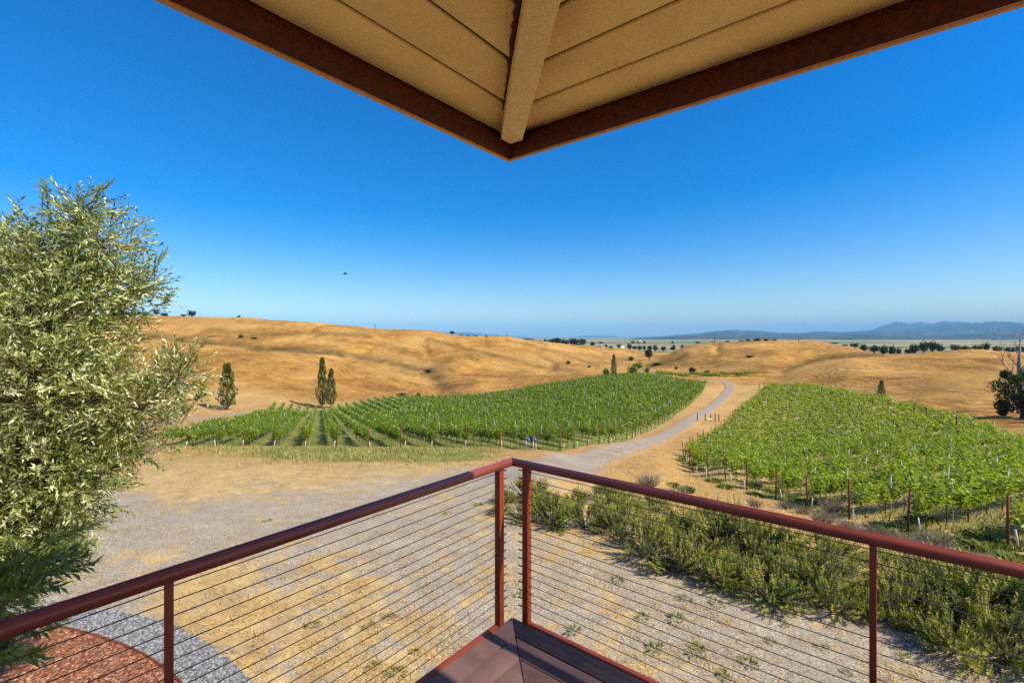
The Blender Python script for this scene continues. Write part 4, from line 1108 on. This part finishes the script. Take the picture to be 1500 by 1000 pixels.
# ------------------------------------------------------------------ big olive tree at the left
def olive():
    g = np.random.default_rng(77)
    k = .0078
    lobes = [  # photo column, row, depth, radius in photo pixels
        (85,400,5.2,95),(150,360,5.3,66),(120,318,5.25,40),(15,370,5.1,62),(138,442,5.3,80),(60,480,5.0,130),(198,424,5.4,40),(-60,430,5.2,130),(-110,560,5.3,200),
        (182,594,5.2,86),(258,554,5.3,52),(95,575,4.9,100),(100,665,5.1,84),(40,680,4.8,112),(58,752,4.9,82),(112,712,5.0,66),(20,800,4.8,70),(-30,720,4.7,130),(178,650,5.4,54),(40,560,4.7,120),(-60,830,4.4,90),(5,850,4.3,38)]
    base = np.array([-6.2, 5.3, T1(-6.2, 5.3)])
    root = empty('olive_tree', tuple(base), 0, 'large silvery green olive tree filling the left side beside the deck', 'tree')
    wood = MB()
    C = []; D = []; Nn = []; Ls = []; Ti = []
    fork = base+np.array([.2,.0,1.3])
    wood.tube([base-np.array([0,0,.15]), base+np.array([.05,0,.6]), fork], [.17,.14,.12], 10)
    P3 = lambda px, py, d: np.array([(px-CX)/F*d, d, CAM-(py-HZ)/F*d])
    for (px, py, d, r) in lobes:
        c = P3(px, py, d); rad = max(r-26, 14)/F*d
        m = fork*.55+c*.45+g.normal(0, .15, 3)+np.array([-.55,-.1,.45])
        wood.tube([fork-np.array([0,0,.1]), m, c], [.075,.045,.022], 6, cap=False)
        nt = int(60+900*(rad/1.0)**2.0)
        # limbs inside the lobe
        limbs = []
        for q in range(max(5, int(nt/26))):
            u = unit(g.normal(0, 1, 3)); u[2] = u[2]*.8+.15
            e = c+u*rad*g.uniform(.55, .9); mid = c+(e-c)*.5+g.normal(0, .06*rad, 3)
            wood.tube([c, mid, e], [.016,.011,.005], 4, cap=False); limbs.append((c, mid, e))
        for q in range(nt):
            u = unit(g.normal(0, 1, 3))
            s0 = c+u*rad*(g.uniform(.18, 1.0)**.5)*.92
            L = g.uniform(.22, .48)
            dr = unit(u*.75+np.array([.10, -.06, .32])+g.normal(0, .40, 3))
            if py > 600: dr = unit(dr+np.array([.25, -.1, -.25]))
            nl = int(L/.020)
            t = np.linspace(.05, 1, nl)[:, None]
            bend = np.array([0, 0, -.10])*L
            p = s0+dr*L*t+bend*t*t
            tg = unit(dr+2*bend/L*t)
            e1 = unit(np.cross(dr, g.normal(0, 1, 3))); e2 = np.cross(dr, e1)
            ph = np.arange(nl)*1.5708+g.normal(0, .35, nl)+(np.arange(nl) % 2)*math.pi*.5
            ra = np.cos(ph)[:, None]*e1+np.sin(ph)[:, None]*e2
            C.append(p); D.append(tg*1.0+ra*g.uniform(.55, 1.25, (nl, 1))+np.array([0,0,.05])); Nn.append(tg*.7-ra*.5+g.normal(0, .35, (nl, 3)))
            Ls.append(g.uniform(.045, .085, nl)*(1-.35*(t.ravel() > .9)))
            bt = g.normal(.46, .18)
            Ti.append(np.clip(bt+g.normal(0, .19, nl)+.28*(g.random(nl) < .25), 0, 1))
            if q % 2 == 0: wood.tube([s0-dr*.12, s0+dr*L*.5+bend*.25, s0+dr*L+bend], [.0045,.0032,.0015], 3, cap=False)
    # long single sprigs at the lower edge
    for (px, py, d, ex, ey, L) in [(40,838,4.0,112,806,.5),(-10,850,3.9,60,842,.45),(-20,905,3.7,55,868,.5),(-20,940,3.6,42,925,.4),(-30,985,3.5,20,960,.4),(60,800,4.6,120,790,.4),
                                   (-20,870,3.8,60,895,.5),(-25,930,3.6,30,950,.45),(-10,800,4.2,70,820,.5),(280,580,5.3,312,560,.3),(120,290,5.2,152,268,.3),(75,300,5.2,70,272,.25),(225,400,5.4,248,385,.3),(235,450,5.4,255,436,.3),(-30,862,3.0,112,803,0),(-30,840,3.1,104,826,0),(-35,880,2.9,84,842,0),(-40,905,2.9,66,872,0),(-40,935,2.8,62,905,0),(-45,965,2.8,48,938,0),(-50,990,2.7,38,968,0)]:
        for rep in range(3 if L == 0 else 4 if py > 760 else 2):
            s0 = P3(px, py, d)+g.normal(0, .05, 3); e = P3(ex, ey, d-.1)+g.normal(0, .07, 3)
            nl = int(np.linalg.norm(e-s0)/(.013 if L else .011)); t = np.linspace(0, 1, nl)[:, None]
            dr = unit(e-s0); p = s0+(e-s0)*t+np.array([0,0,.03])*np.sin(t*3.1)
            e1 = unit(np.cross(dr, [0.1,0,1.])); e2 = np.cross(dr, e1)
            ph = np.arange(nl)*1.5708+g.normal(0, .3, nl)
            ra = np.cos(ph)[:, None]*e1+np.sin(ph)[:, None]*e2
            C.append(p); D.append(dr+ra*.75); Nn.append(dr*.6-ra*.5+g.normal(0,.3,(nl,3))); Ls.append(g.uniform(.06, .095, nl) if L else g.uniform(.07, .105, nl)); Ti.append(np.clip(g.normal(.36, .15, nl), 0, 1))
            wood.tube([s0-dr*.3, s0, e], [.006,.005,.002], 4, cap=False)
    Ls = np.concatenate(Ls)
    v, f = leaf_quads(np.concatenate(C), np.concatenate(D), np.concatenate(Nn), Ls, Ls*g.uniform(.20, .29, len(Ls)), .25)
    print('olive leaves', len(Ls))
    wood.v = [w-base for w in wood.v]
    wood.obj('trunk', M['twig'], root, smooth=True)
    obj('crown', make_mesh('crown', v-base, f, {'tint': np.repeat(np.concatenate(Ti), 4)}), M['olive'], root)
olive()

# ------------------------------------------------------------------ distant trees
def crown(kind, seed):
    g = np.random.default_rng(seed)
    if kind == 'poplar':
        n = 1500; t = g.random(n); z = .07+.93*t
        prof = np.where(t < .2, .55+2.0*t, np.clip(1.05-(t-.2)*1.0, .07, 1))*.5
        a = g.uniform(0, 6.28, n); lump = 1+.35*np.sin(a*3+t*17+seed)
        r = prof*np.sqrt(g.uniform(.25, 1, n))*lump
        c = np.stack([np.cos(a)*r, np.sin(a)*r, z], 1); s = .055
        d = np.stack([np.cos(a)*.4, np.sin(a)*.4, np.ones(n)], 1)+g.normal(0, .3, (n, 3)); sz = np.array([1, 1, .4])
    else:
        ncl = {'round': 16, 'euc': 13, 'bush': 11}[kind]; per = {'round': 75, 'euc': 80, 'bush': 70}[kind]
        cc = unit(g.normal(0, 1, (ncl, 3)))*g.uniform(.35, .8, (ncl, 1)); rad = g.uniform(.14, .26, ncl)
        if kind == 'bush': z0, zs = .42, .5
        elif kind == 'euc': z0, zs = .60, .40
        else: z0, zs = .56, .44
        ctr = np.stack([cc[:, 0]*.42, cc[:, 1]*.42, z0+cc[:, 2]*zs*.75], 1)
        u = unit(g.normal(0, 1, (ncl, per, 3))); rr = g.uniform(.3, 1, (ncl, per, 1))**.6
        c = (ctr[:, None, :]+u*rr*rad[:, None, None]*np.array([.95, .95, .85])).reshape(-1, 3)
        if kind == 'bush': c[:, 2] = np.abs(c[:, 2])
        d = u.reshape(-1, 3)+g.normal(0, .6, (ncl*per, 3)); s = .075; n = len(c); sz = 1
    nn = g.normal(0, 1, (n, 3))+np.array([0, 0, .4])
    L = s*g.uniform(.6, 1.6, n)
    v, f = leaf_quads(c, d, nn, L, L*.8)
    v = v.copy()
    m = make_mesh('crown', v, f, {'tint': np.repeat(np.clip(g.normal(.45, .22, n), 0, 1), 4)})
    mb = MB()
    if kind == 'poplar': mb.tube([(0,0,-.03),(0.01,0,.3),(0,.01,.85)], [.07,.045,.01], 6)
    elif kind == 'bush':
        for q in range(5):
            a = q*1.3; mb.tube([(0,0,-.03),(.1*math.cos(a),.1*math.sin(a),.25),(.25*math.cos(a),.25*math.sin(a),.6)], [.03,.02,.008], 5)
    else:
        mb.tube([(0,0,-.03),(.02,0,.2),(0,.02,.45)], [.05,.04,.03], 7)
        for q in range(6):
            a = q*1.05+g.uniform(0,.5); mb.tube([(0,.01,.3+.02*q),(.16*math.cos(a),.16*math.sin(a),.52),(.3*math.cos(a),.3*math.sin(a),.68)], [.025,.018,.006], 5)
    return m, mb.mesh('trunk', True)
TV = {}
for k in ('poplar', 'round', 'euc', 'bush'):
    TV[k] = [crown(k, 900+10*len(TV)+s) for s in range(4)]
_cache = {}
def tree(name, kind, mat, px, base, hpx, wpx, label, cat='tree', group=None, d=None):
    if d is None:
        h = hit(px, base, 40)
        if h is None: print('no hit', label); return
        d = h.y; H = hpx/F*d; W = wpx/F*d; z = h.z; x = h.x; y = h.y
    else:                       # stands behind a crest: base given by the terrain there, top by the photo
        x, y = (px-CX)/F*d, d; z = T1(x, y); top = CAM-(base-hpx-HZ)/F*d; H = max(top-z, 1.5); W = wpx/F*d
    t = empty(name, (x, y, z-.02), random.uniform(0, 6.28), label, cat, group)
    t.scale = (W, W, H)
    i = random.randrange(4)
    key = (kind, i, mat)
    if key not in _cache:
        c, tr = TV[kind][i]; c = c.copy(); c.name = 'crown'; c.materials.append(M[mat]); tr = tr.copy(); tr.name = 'trunk'; tr.materials.append(M['bark']); _cache[key] = (c, tr)
    c, tr = _cache[key]
    obj('crown', c, None, t); obj('trunk', tr, None, t)
    return t
T_ = tree
T_('poplar_tree','poplar','poplar',333,600,66,25,'full dark poplar with a long shadow on the hillside left of the left vineyard')
T_('poplar_tree','poplar','poplar',472,598,72,17,'taller slim poplar of the pair at the far end of the left vineyard')
T_('poplar_tree','poplar','poplar',485,597,55,15,'shorter poplar of the pair at the far end of the left vineyard')
T_('poplar_tree','poplar','poplar',899,553,33,9,'slender dark poplar behind the far edge of the left vineyard')
T_('poplar_tree','poplar','poplar',1291,586,28,11,'small lone poplar behind the crest of the right vineyard')
T_('leafy_tree','bush','bright',887,554,19,16,'rounded bright tree just left of the slender poplar')
T_('leafy_tree','bush','bright',927,551,23,18,'bright leafy tree right of the slender poplar in the valley')
T_('leafy_tree','bush','bright',935,540,12,15,'small bright tree behind the leafy tree in the valley')
T_('valley_shrub','bush','poplar',925,528,8,13,'low green shrub in the valley left of the dark tree','shrub')
T_('leafy_tree','bush','bright',948,548,15,8,'narrow green tree at the edge of the left vineyard, right of the leafy pair')
T_('dark_tree','round','eucalypt',951,527,18,15,'dark rounded tree standing alone in the valley mouth')
T_('valley_shrub','bush','poplar',962,535,5,22,'long low green thicket along the gully at the foot of the right hill','shrub')
T_('valley_shrub','bush','eucalypt',990,541,6,8,'small dark shrub on the foot of the right hill','shrub')
T_('leaning_tree','round','eucalypt',1014,548.5,12,13,'dark tree over the white tank past the bend of the track')
T_('valley_shrub','bush','poplar',1036,547,6,15,'low green bush right of the tree over the white tank','shrub')
T_('valley_shrub','bush','eucalypt',1058,547,4.5,5,'tiny dark bush beyond the vine strip at the bend','shrub')
T_('valley_shrub','bush','poplar',1098,523,4,15,'low dark green shrub alone on the face of the right hill','shrub')
T_('valley_shrub','bush','poplar',832,533,6,12,'green shrub on the golden slope above the left vineyard','shrub')
T_('valley_shrub','bush','poplar',863,538,4,8,'smaller green shrub right of the shrub on the golden slope','shrub')
T_('valley_shrub','bush','poplar',588,580,6,22,'long low green bush at the far headland of the left vineyard','shrub')
T_('valley_shrub','bush','oak',613,580,6,10,'darker round bush at the right end of the long low bush','shrub')
T_('valley_shrub','bush','oak',627,546,7,16,'dark green shrub in the gully of the left hill','shrub')
T_('valley_shrub','bush','oak',353,494.5,5.5,10,'dark shrub high on the left hill, the larger of two','shrub')
T_('valley_shrub','bush','oak',372.5,496,3.5,10,'flat dark shrub high on the left hill, the smaller of two','shrub')
T_('valley_shrub','bush','poplar',738,584,4,6,'tiny bush on the headland beyond the left vineyard','shrub')
T_('valley_shrub','bush','bright',270,605,16,22,'green bush beside the dirt path, partly behind the olive tree','shrub')
for px, d, base, h, w, lb in [(229,515,466,14,11,'leftmost dark tree on the left skyline, touching the olive foliage'),(241,515,466,9,12,'second dark tree from the left on the left skyline'),(269,512,468,8,9,'smaller of the tree pair on the left skyline'),
                          (281,512,468,14,14,'larger of the tree pair on the left skyline'),(350,505,468,6.5,7,'lone small tree on the skyline above the two dark shrubs')]:
    T_('skyline_tree','euc','eucalypt',px,base,h,w,lb,'tree','trees on the left skyline',d)
for px, d, base, h, w, lb in [(445,492,474,3,13,'low dark bush on the left skyline right of the lone small tree'),(520,482,481,2.5,9,'low dark bush on the skyline left of the utility pole'),(366,505,468,2,10,'thin low bush right of the lone small skyline tree')]:
    T_('skyline_bush','bush','eucalypt',px,base,h,w,lb,'bush','bushes on the left skyline',d)
T_('skyline_tree','euc','eucalypt',662,494,9.5,11,'round dark tree on the middle skyline beside the low bushes','tree',None,475)
for k, (px, h, w) in enumerate([(675,4.5,11),(686,4,12),(697,3,10),(712,2,8)]):
    T_('skyline_bush','bush','eucalypt',px,494,h,w,f'low dark bush on the middle skyline, {nth(k+1)} from the round tree','bush','bushes on the middle skyline',480)
for k, (px, d, top, w) in enumerate([(q[0], q[1], q[2]-.8, q[3]*1.5) for q in [(769,760,495.5,5),(777,760,496,10),(790,780,498,6),(798,800,495.5,3),(806,800,496,11),(815,820,494.5,14),(828,820,496.5,12),(841,820,496,14),(853,820,496,9),(848,790,503,9),(868,840,500,6)]]):
    T_('windbreak_tree','euc','eucalypt',px,top,0,w,f'dark blue green tree, {nth(k+1)} from the left in the windbreak on the middle skyline','tree','windbreak on the middle skyline',d)
for k, (px, d, top, h, w) in enumerate([(887,900,504,7,8),(907,920,503,7,9),(922,930,502,11,8),(937,950,505,7,9),(944,950,505,7,6),(960,860,504,10,9),(986,840,504,11,10),(1000,900,503,9,7),(876,1000,506,5,9),(895,1000,506,5,8),(930,1050,506,5,10),(952,1050,505,6,9),(972,1000,506,5,9),(1010,980,504,5,8)]):
    T_('plain_tree','round','eucalypt',px,top,0,w,f'dark tree on the plain beyond the valley, {nth(k+1)} of the scattered group','tree','trees on the plain',d)
for k, (px, h, w) in enumerate([(1066,2.5,10),(1085,4.5,12),(1096,6,12),(1110,8.5,14),(1122,6.5,13),(1134,3,10)]):
    T_('crest_bush','bush','oak',px,501.5,h,w,f'dark bush on the crest of the right hill, {nth(k+1)} from the left','bush','bushes on the right hill crest',424)
for k, (px, d, top, w) in enumerate([(1222,470,501.5,16),(1238,450,504,12),(1252,445,502.5,15),(1266,440,503,14),(1280,440,505,15),(1294,435,504,15),(1306,430,505,12),(1316,430,508,9),(1330,400,510,10),(1340,410,501,15),(1353,415,498,17),(1366,415,498,16),(1377,410,502,12),(1400,400,504,17),(1415,400,506,14),(1431,395,504,14),(1444,390,500,11),(1460,385,506,16),(1478,380,507,16),(1495,380,506,16)]):
    T_('field_tree','euc' if k % 3 else 'round','oak' if k % 2 else 'eucalypt',px,top,0,w,f'dark tree behind the right golden hill, {nth(k+1)} from the left in the row','tree','tree row behind the right hill',d)

# oak and dead tree at the right edge
h = hit(1498, 612, 60)
def oak(lab='dark green oak tree at the right edge casting a long shadow'):
    g = np.random.default_rng(5); t = empty('oak_tree', h, 0, lab, 'tree')
    k = h.y/F*.86; mb = MB(); mb.tube([(0,0,-.3),(.1,0,1.2),(0,.1,2.6)], [.5,.38,.3], 9)
    cl = [(-26,52,14),(-18,64,12),(-32,66,9),(-12,40,15),(-24,34,13),(-6,55,16),(-8,70,12),(8,44,16),(10,62,16),(16,76,12),(24,50,16),(30,66,14),(-28,20,9),(-14,18,11),(4,24,13),(20,28,13),(34,36,13),(-20,8,6),(2,80,9),(-37,74,6)]
    C = []; U = []
    for (a, b, r) in cl:
        c = np.array([a*k, g.uniform(-2.5, 2.5), b*k*1.02]); mb.tube([(0,.1,2.2), tuple(c*.55+np.array([0,0,.9])), tuple(c)], [.2,.12,.05], 5, cap=False)
        n = 330; u = unit(g.normal(0, 1, (n, 3))); C.append(c+u*(g.random((n, 1))**.5)*r*k*np.array([1,1,.8])*1.02); U.append(u)
    C = np.concatenate(C); U = np.concatenate(U); n = len(C)
    v, f = leaf_quads(C, U+g.normal(0, .7, (n, 3)), g.normal(0, 1, (n, 3))+np.array([0,0,.5]), g.uniform(.25, .6, n), g.uniform(.2, .42, n))
    mb.obj('trunk', M['bark'], t, smooth=True); obj('crown', make_mesh('crown', v, f, {'tint': np.repeat(np.clip(g.normal(.42, .22, n), 0, 1), 4)}), M['oak'], t)
oak()
h0 = h
h = Vector((103.0, 83.0, T1(103.0, 83.0))); oak('dark green oak just outside the right edge, its shadow falling into view'); h = Vector((112.0, 92.0, T1(112.0, 92.0))); oak('farther oak outside the right edge beside the grassy hollow'); h = h0
def dead():
    g = random.Random(12); d = h.y+9; x = (1494-CX)/F*d; z = T1(x, d); t = empty('dead_tree', (x, d, z), 0, 'tall bare grey dead tree rising behind the oak', 'tree')
    k = d/F; H = (CAM-(482-HZ)*k)-z
    mb = MB(); mb.tube([(0,0,-.3),(.1,0,H*.3),(-.1,.1,H*.6),(.1,0,H*.85)], [.62,.5,.36,.12], 9); mb.obj('trunk', M['deadwood'], t, smooth=True)
    mb = MB()
    def br(p, dr, L, r, lv):
        q = [np.array(p)]; dd = np.array(dr, float)
        for s in range(4):
            dd = unit(dd+np.array([g.uniform(-.35,.35), g.uniform(-.35,.35), g.uniform(-.15,.3)])); q.append(q[-1]+dd*L/4)
        mb.tube(q, [r*(1-.2*i) for i in range(5)], 5, cap=False)
        if lv:
            for s in range(4): br(q[1+s % 4], unit(dd+np.array([g.uniform(-1,1), g.uniform(-1,1), g.uniform(-.3,.7)])), L*g.uniform(.35,.6), r*.5, lv-1)
    br((0,0,H*.38), (-.75,0,.75), 5.5, .26, 2); br((0,0,H*.55), (-.5,.1,.6), 4.2, .16, 2); br((0,0,H*.5), (.8,0,.5), 5, .2, 2); br((0,0,H*.68), (-.6,0,.4), 3.4, .12, 2); br((0,0,H*.75), (.5,.2,.7), 3, .12, 2); br((.05,0,H*.84), (-.2,0,1), 2.4, .10, 2); br((0,0,H*.62), (-.9,.2,.15), 3.2, .10, 2)
    mb.obj('branches', M['deadwood'], t, smooth=True)
dead()

# utility poles
def pole(px, d, top, label, arm=True):
    x = (px-CX)/F*d; z = T1(x, d); H = CAM-(top-HZ)/F*d-z; r = max(.13, d*.0006)
    t = empty('utility_pole', (x, d, z), .4, label, 'utility pole', 'utility poles')
    mb = MB(); mb.tube([(0,0,-.5),(0,0,H)], [r*1.1, r*.85], 7); mb.obj('shaft', M['poletimber'], t)
    if arm: mb = MB(); mb.cbox((0,0,H-.8), 2.6, .2, .22); mb.cbox((-1.1,0,H-.55), .14, .14, .3); mb.cbox((1.1,0,H-.55), .14, .14, .3); mb.obj('crossarm', M['poletimber'], t)
pole(549.5, 482, 474, 'utility pole on the left skyline above the golden hill'); pole(642.5, 470, 485, 'utility pole on the skyline left of the round dark tree'); pole(742.5, 505, 485, 'utility pole on the middle skyline right of the low bushes')
pole(1047, 430, 486.5, 'tall utility pole on the crest of the right hill'); pole(1309, 345, 504, 'utility pole standing before the tree row at right'); pole(341, 508, 463.5, 'thin pole on the left skyline beside the lone small tree', False); pole(1170, 420, 494, 'small pole on the right hill crest right of the bushes', False)

# farm buildings on the plain
def house(name, px, d, base, w, hgt, wm, rm, label, cat, ang=.3):
    x = (px-CX)/F*d; z = T1(x, d); bz = max(z, CAM-(base-HZ)/F*d); W = w/F*d; Hh = hgt/F*d; D = W*.7
    t = empty(name, (x, d, bz), ang, label, cat)
    mb = MB(); mb.box((-W/2,-D/2,-8), (W,0,0), (0,D,0), (0,0,8+Hh*.6)); mb.add([(-W/2,-D/2,Hh*.6),(-W/2,D/2,Hh*.6),(-W/2,0,Hh*.97),(W/2,-D/2,Hh*.6),(W/2,D/2,Hh*.6),(W/2,0,Hh*.97)], [(0,2,1),(3,4,5)]); mb.obj('wall', M[wm], t)
    e = .08*W
    mb = MB()
    for s in (-1, 1):
        a = [(-W/2-e, s*(D/2+e), Hh*.55), (W/2+e, s*(D/2+e), Hh*.55), (W/2+e, 0, Hh), (-W/2-e, 0, Hh)]
        if s > 0: a = a[::-1]
        poly_prism(mb, a, [(p[0], p[1], p[2]+.25) for p in a])
    mb.obj('roof', M[rm], t)
    for s in (-.25, .25):
        mb = MB(); mb.box((W*s-W*.07, -D/2-.06, Hh*.2), (W*.14,0,0), (0,.05,0), (0,0,Hh*.22)); mb.obj('window', M['window'], t)
house('farmhouse', 882, 880, 511.5, 7, 3, 'wall_w', 'roof_g', 'leftmost small pale farmhouse on the plain among dark trees', 'house')
house('farmhouse', 900, 890, 512, 7, 2.6, 'wall_w', 'roof_g', 'low pale farmhouse with grey roof between dark trees on the plain', 'house', .1)
house('farmhouse', 911, 880, 512.5, 6, 4, 'wall_w', 'wall_w', 'brightest white farmhouse on the plain beside the tall dark tree', 'house', -.4)
house('barn', 936, 2600, 501, 5, 2.4, 'barnred', 'wall_w', 'far red barn with a white roof on the plain below the hills', 'barn')
for k, (px, w, h_) in enumerate([(927,8,3),(944,6,2.5),(1022,9,2.5),(1045,7,2.5),(985,6,2),(880,10,2)]):
    T_('far_tree','bush','eucalypt',px,501,h_,w,f'dark clump far out on the plain, {nth(k+1)} of the far clumps','tree','far clumps on the plain',2600)

# bird
t = empty('bird', ((506-CX)/F*26, 26, CAM-(401-HZ)/F*26), .3, 'small dark bird gliding in the sky above the left hill', 'bird'); t.scale = (.72, .72, .72)
mb = MB(); mb.tube([(-.17,0,-.01),(-.10,0,0),(.0,0,.0),(.09,0,.012),(.13,0,.015),(.16,0,.01)], [.012,.04,.05,.04,.028,.006], 8)
mb.add([(-.17,.01,0),(-.30,.06,0),(-.31,-.06,0),(-.17,-.01,0.01)], [(0,1,2,3)])
for s in (-1, 1): mb.add([(.06,s*.03,.01),(-.07,s*.03,.01),(-.06,s*.22,.07),(-.09,s*.34,.0),(.02,s*.24,.08)], [(0,1,2,4),(2,3,4)])
mb.obj('body', M['bird'], t)

# ------------------------------------------------------------------ far hills and mountains
def ridge(name, d, depth, pts, mat, label, rough=1.0, seed=0):
    pts = np.array(pts, float); g = pchip_prep(pts[:, 0], pts[:, 1])
    nu = max(60, int((pts[-1, 0]-pts[0, 0])/1.6)); nv = 36
    u = np.linspace(pts[0, 0], pts[-1, 0], nu); v = np.linspace(-1, 1, nv)
    U, Vv = np.meshgrid(u, v)
    dd = d+Vv*depth; X = (U-CX)/F*dd
    hmax = -(pchip_eval(g, U)-HZ)/F*d+45
    n = fbm(X/(depth*.30)+seed, dd/(depth*.30), 5)
    n2 = np.abs(fbm(X/(depth*.16)+seed+9, dd/(depth*.5), 4))
    sh = np.clip(1-np.abs(Vv)**1.25*(1+.5*n)-n2*.9*np.abs(Vv)**.6*rough, 0, 1)
    crest = 1+.035*rough*fbm(U/9.+seed, U*0+3, 4)*2
    Z = -48+np.maximum(hmax, 0)*sh*crest+CAM
    i = np.arange(nu*nv).reshape(nv, nu)
    f = np.stack([i[:-1,:-1], i[:-1,1:], i[1:,1:], i[1:,:-1]], -1).reshape(-1, 4)
    o = obj(name, make_mesh(name, np.stack([X.ravel(), dd.ravel(), Z.ravel()], 1), f, None, True), mat)
    tag(o, label, 'hills', kind='structure')
ridge('near_hills', 8000, 1500, [(905,497),(930,495.5),(975,493),(1010,492),(1060,491.5),(1120,492),(1160,491),(1230,490),(1262,489.3),(1300,490.5),(1345,490),(1390,490.5),(1430,488),(1460,486),(1500,484),(1580,482),(1680,480)], M['mtn_near'], 'dark wooded hills low on the horizon at right', .8, 3)
ridge('middle_hills', 14000, 2400, [(905,496),(930,494),(965,492.3),(1000,489.5),(1020,488),(1050,484.5),(1082,482.8),(1110,484),(1140,486.5),(1165,487),(1200,485),(1235,486),(1262,484),(1290,482.5),(1330,482),(1365,478),(1402,473.5),(1432,472.5),(1455,470),(1480,470.5),(1510,473),(1560,471),(1680,474)], M['mtn_far'], 'blue middle range of hills at right', 1, 17)
ridge('far_mountains', 21000, 3200, [(1180,490),(1230,487),(1273,483.5),(1294,476),(1314,471),(1332,473),(1348,471),(1364,473),(1382,470),(1409,471),(1450,474),(1520,477),(1680,480)], M['mtn_far'], 'palest blue mountain range with a small peak at right', 1, 29)
ridge('faint_hills', 27000, 2500, [(560,495),(595,494),(620,488.5),(650,485.5),(682,486),(720,489),(760,492.5),(800,494),(835,493.5),(860,491.3),(885,491.3),(905,493),(930,495)], M['mtn_far'], 'very faint hills in the haze above the left skyline', 1, 41)

# ------------------------------------------------------------------ haze, sky, sun, camera
mb = MB(); mb.box((-36000,-36000,-70), (72000,0,0), (0,72000,0), (0,0,920))
n = NT('haze'); pv = n.n('VolumePrincipled', {'Color': HCOL, 'Density': HAZE, 'Anisotropy': -.2}); n.t.links.new(pv.outputs[0], n.out.inputs['Volume'])
o = mb.obj('haze', n.m); tag(o, 'thin pale haze over the whole valley', 'haze', kind='stuff')

sun_to = Vector((.910*.707, -.413*.707, .707))
ld = bpy.data.lights.new('sun', 'SUN'); ld.energy = SUN; ld.angle = R(.53); ld.color = (1, .91, .76)
so = bpy.data.objects.new('sun', ld); COL.objects.link(so); so.rotation_euler = (-sun_to).to_track_quat('-Z', 'Y').to_euler(); so.location = (20, -10, 40)
w = bpy.data.worlds.new('World'); SC.world = w; w.use_nodes = True
nt = w.node_tree; nt.nodes.clear()
sky = nt.nodes.new('ShaderNodeTexSky'); sky.sky_type = 'NISHITA'; sky.sun_disc = False; sky.sun_elevation = R(45); sky.sun_rotation = math.atan2(sun_to.x, sun_to.y)
sky.altitude = 50; sky.air_density = AIR; sky.dust_density = DUST; sky.ozone_density = OZONE
hs_ = nt.nodes.new('ShaderNodeHueSaturation'); hs_.inputs['Saturation'].default_value = SAT; hs_.inputs['Hue'].default_value = HUE
bg = nt.nodes.new('ShaderNodeBackground'); bg.inputs['Strength'].default_value = SKY
ow = nt.nodes.new('ShaderNodeOutputWorld')
nt.links.new(sky.outputs[0], hs_.inputs['Color']); nt.links.new(hs_.outputs[0], bg.inputs[0]); nt.links.new(bg.outputs[0], ow.inputs[0])

cam = bpy.data.cameras.new('camera'); co = bpy.data.objects.new('camera', cam); COL.objects.link(co)
co.location = (0, 0, CAM); co.rotation_euler = (R(90), 0, 0)
cam.sensor_width = 36; cam.lens = F/1500*36; cam.shift_y = -7/1500; cam.clip_start = .05; cam.clip_end = 90000
SC.camera = co
vs_ = SC.view_settings; vs_.view_transform = 'Standard'; vs_.look = 'None'; vs_.exposure = EXPO; vs_.gamma = 1; vs_.use_curve_mapping = False
cy = SC.cycles; cy.max_bounces = 8; cy.diffuse_bounces = 4; cy.transmission_bounces = 4; cy.volume_bounces = VB; cy.sample_clamp_indirect = 8
cy.use_denoising = False; cy.denoiser = 'OPENIMAGEDENOISE'; cy.denoising_input_passes = 'RGB_ALBEDO_NORMAL'; cy.denoising_prefilter = 'ACCURATE'
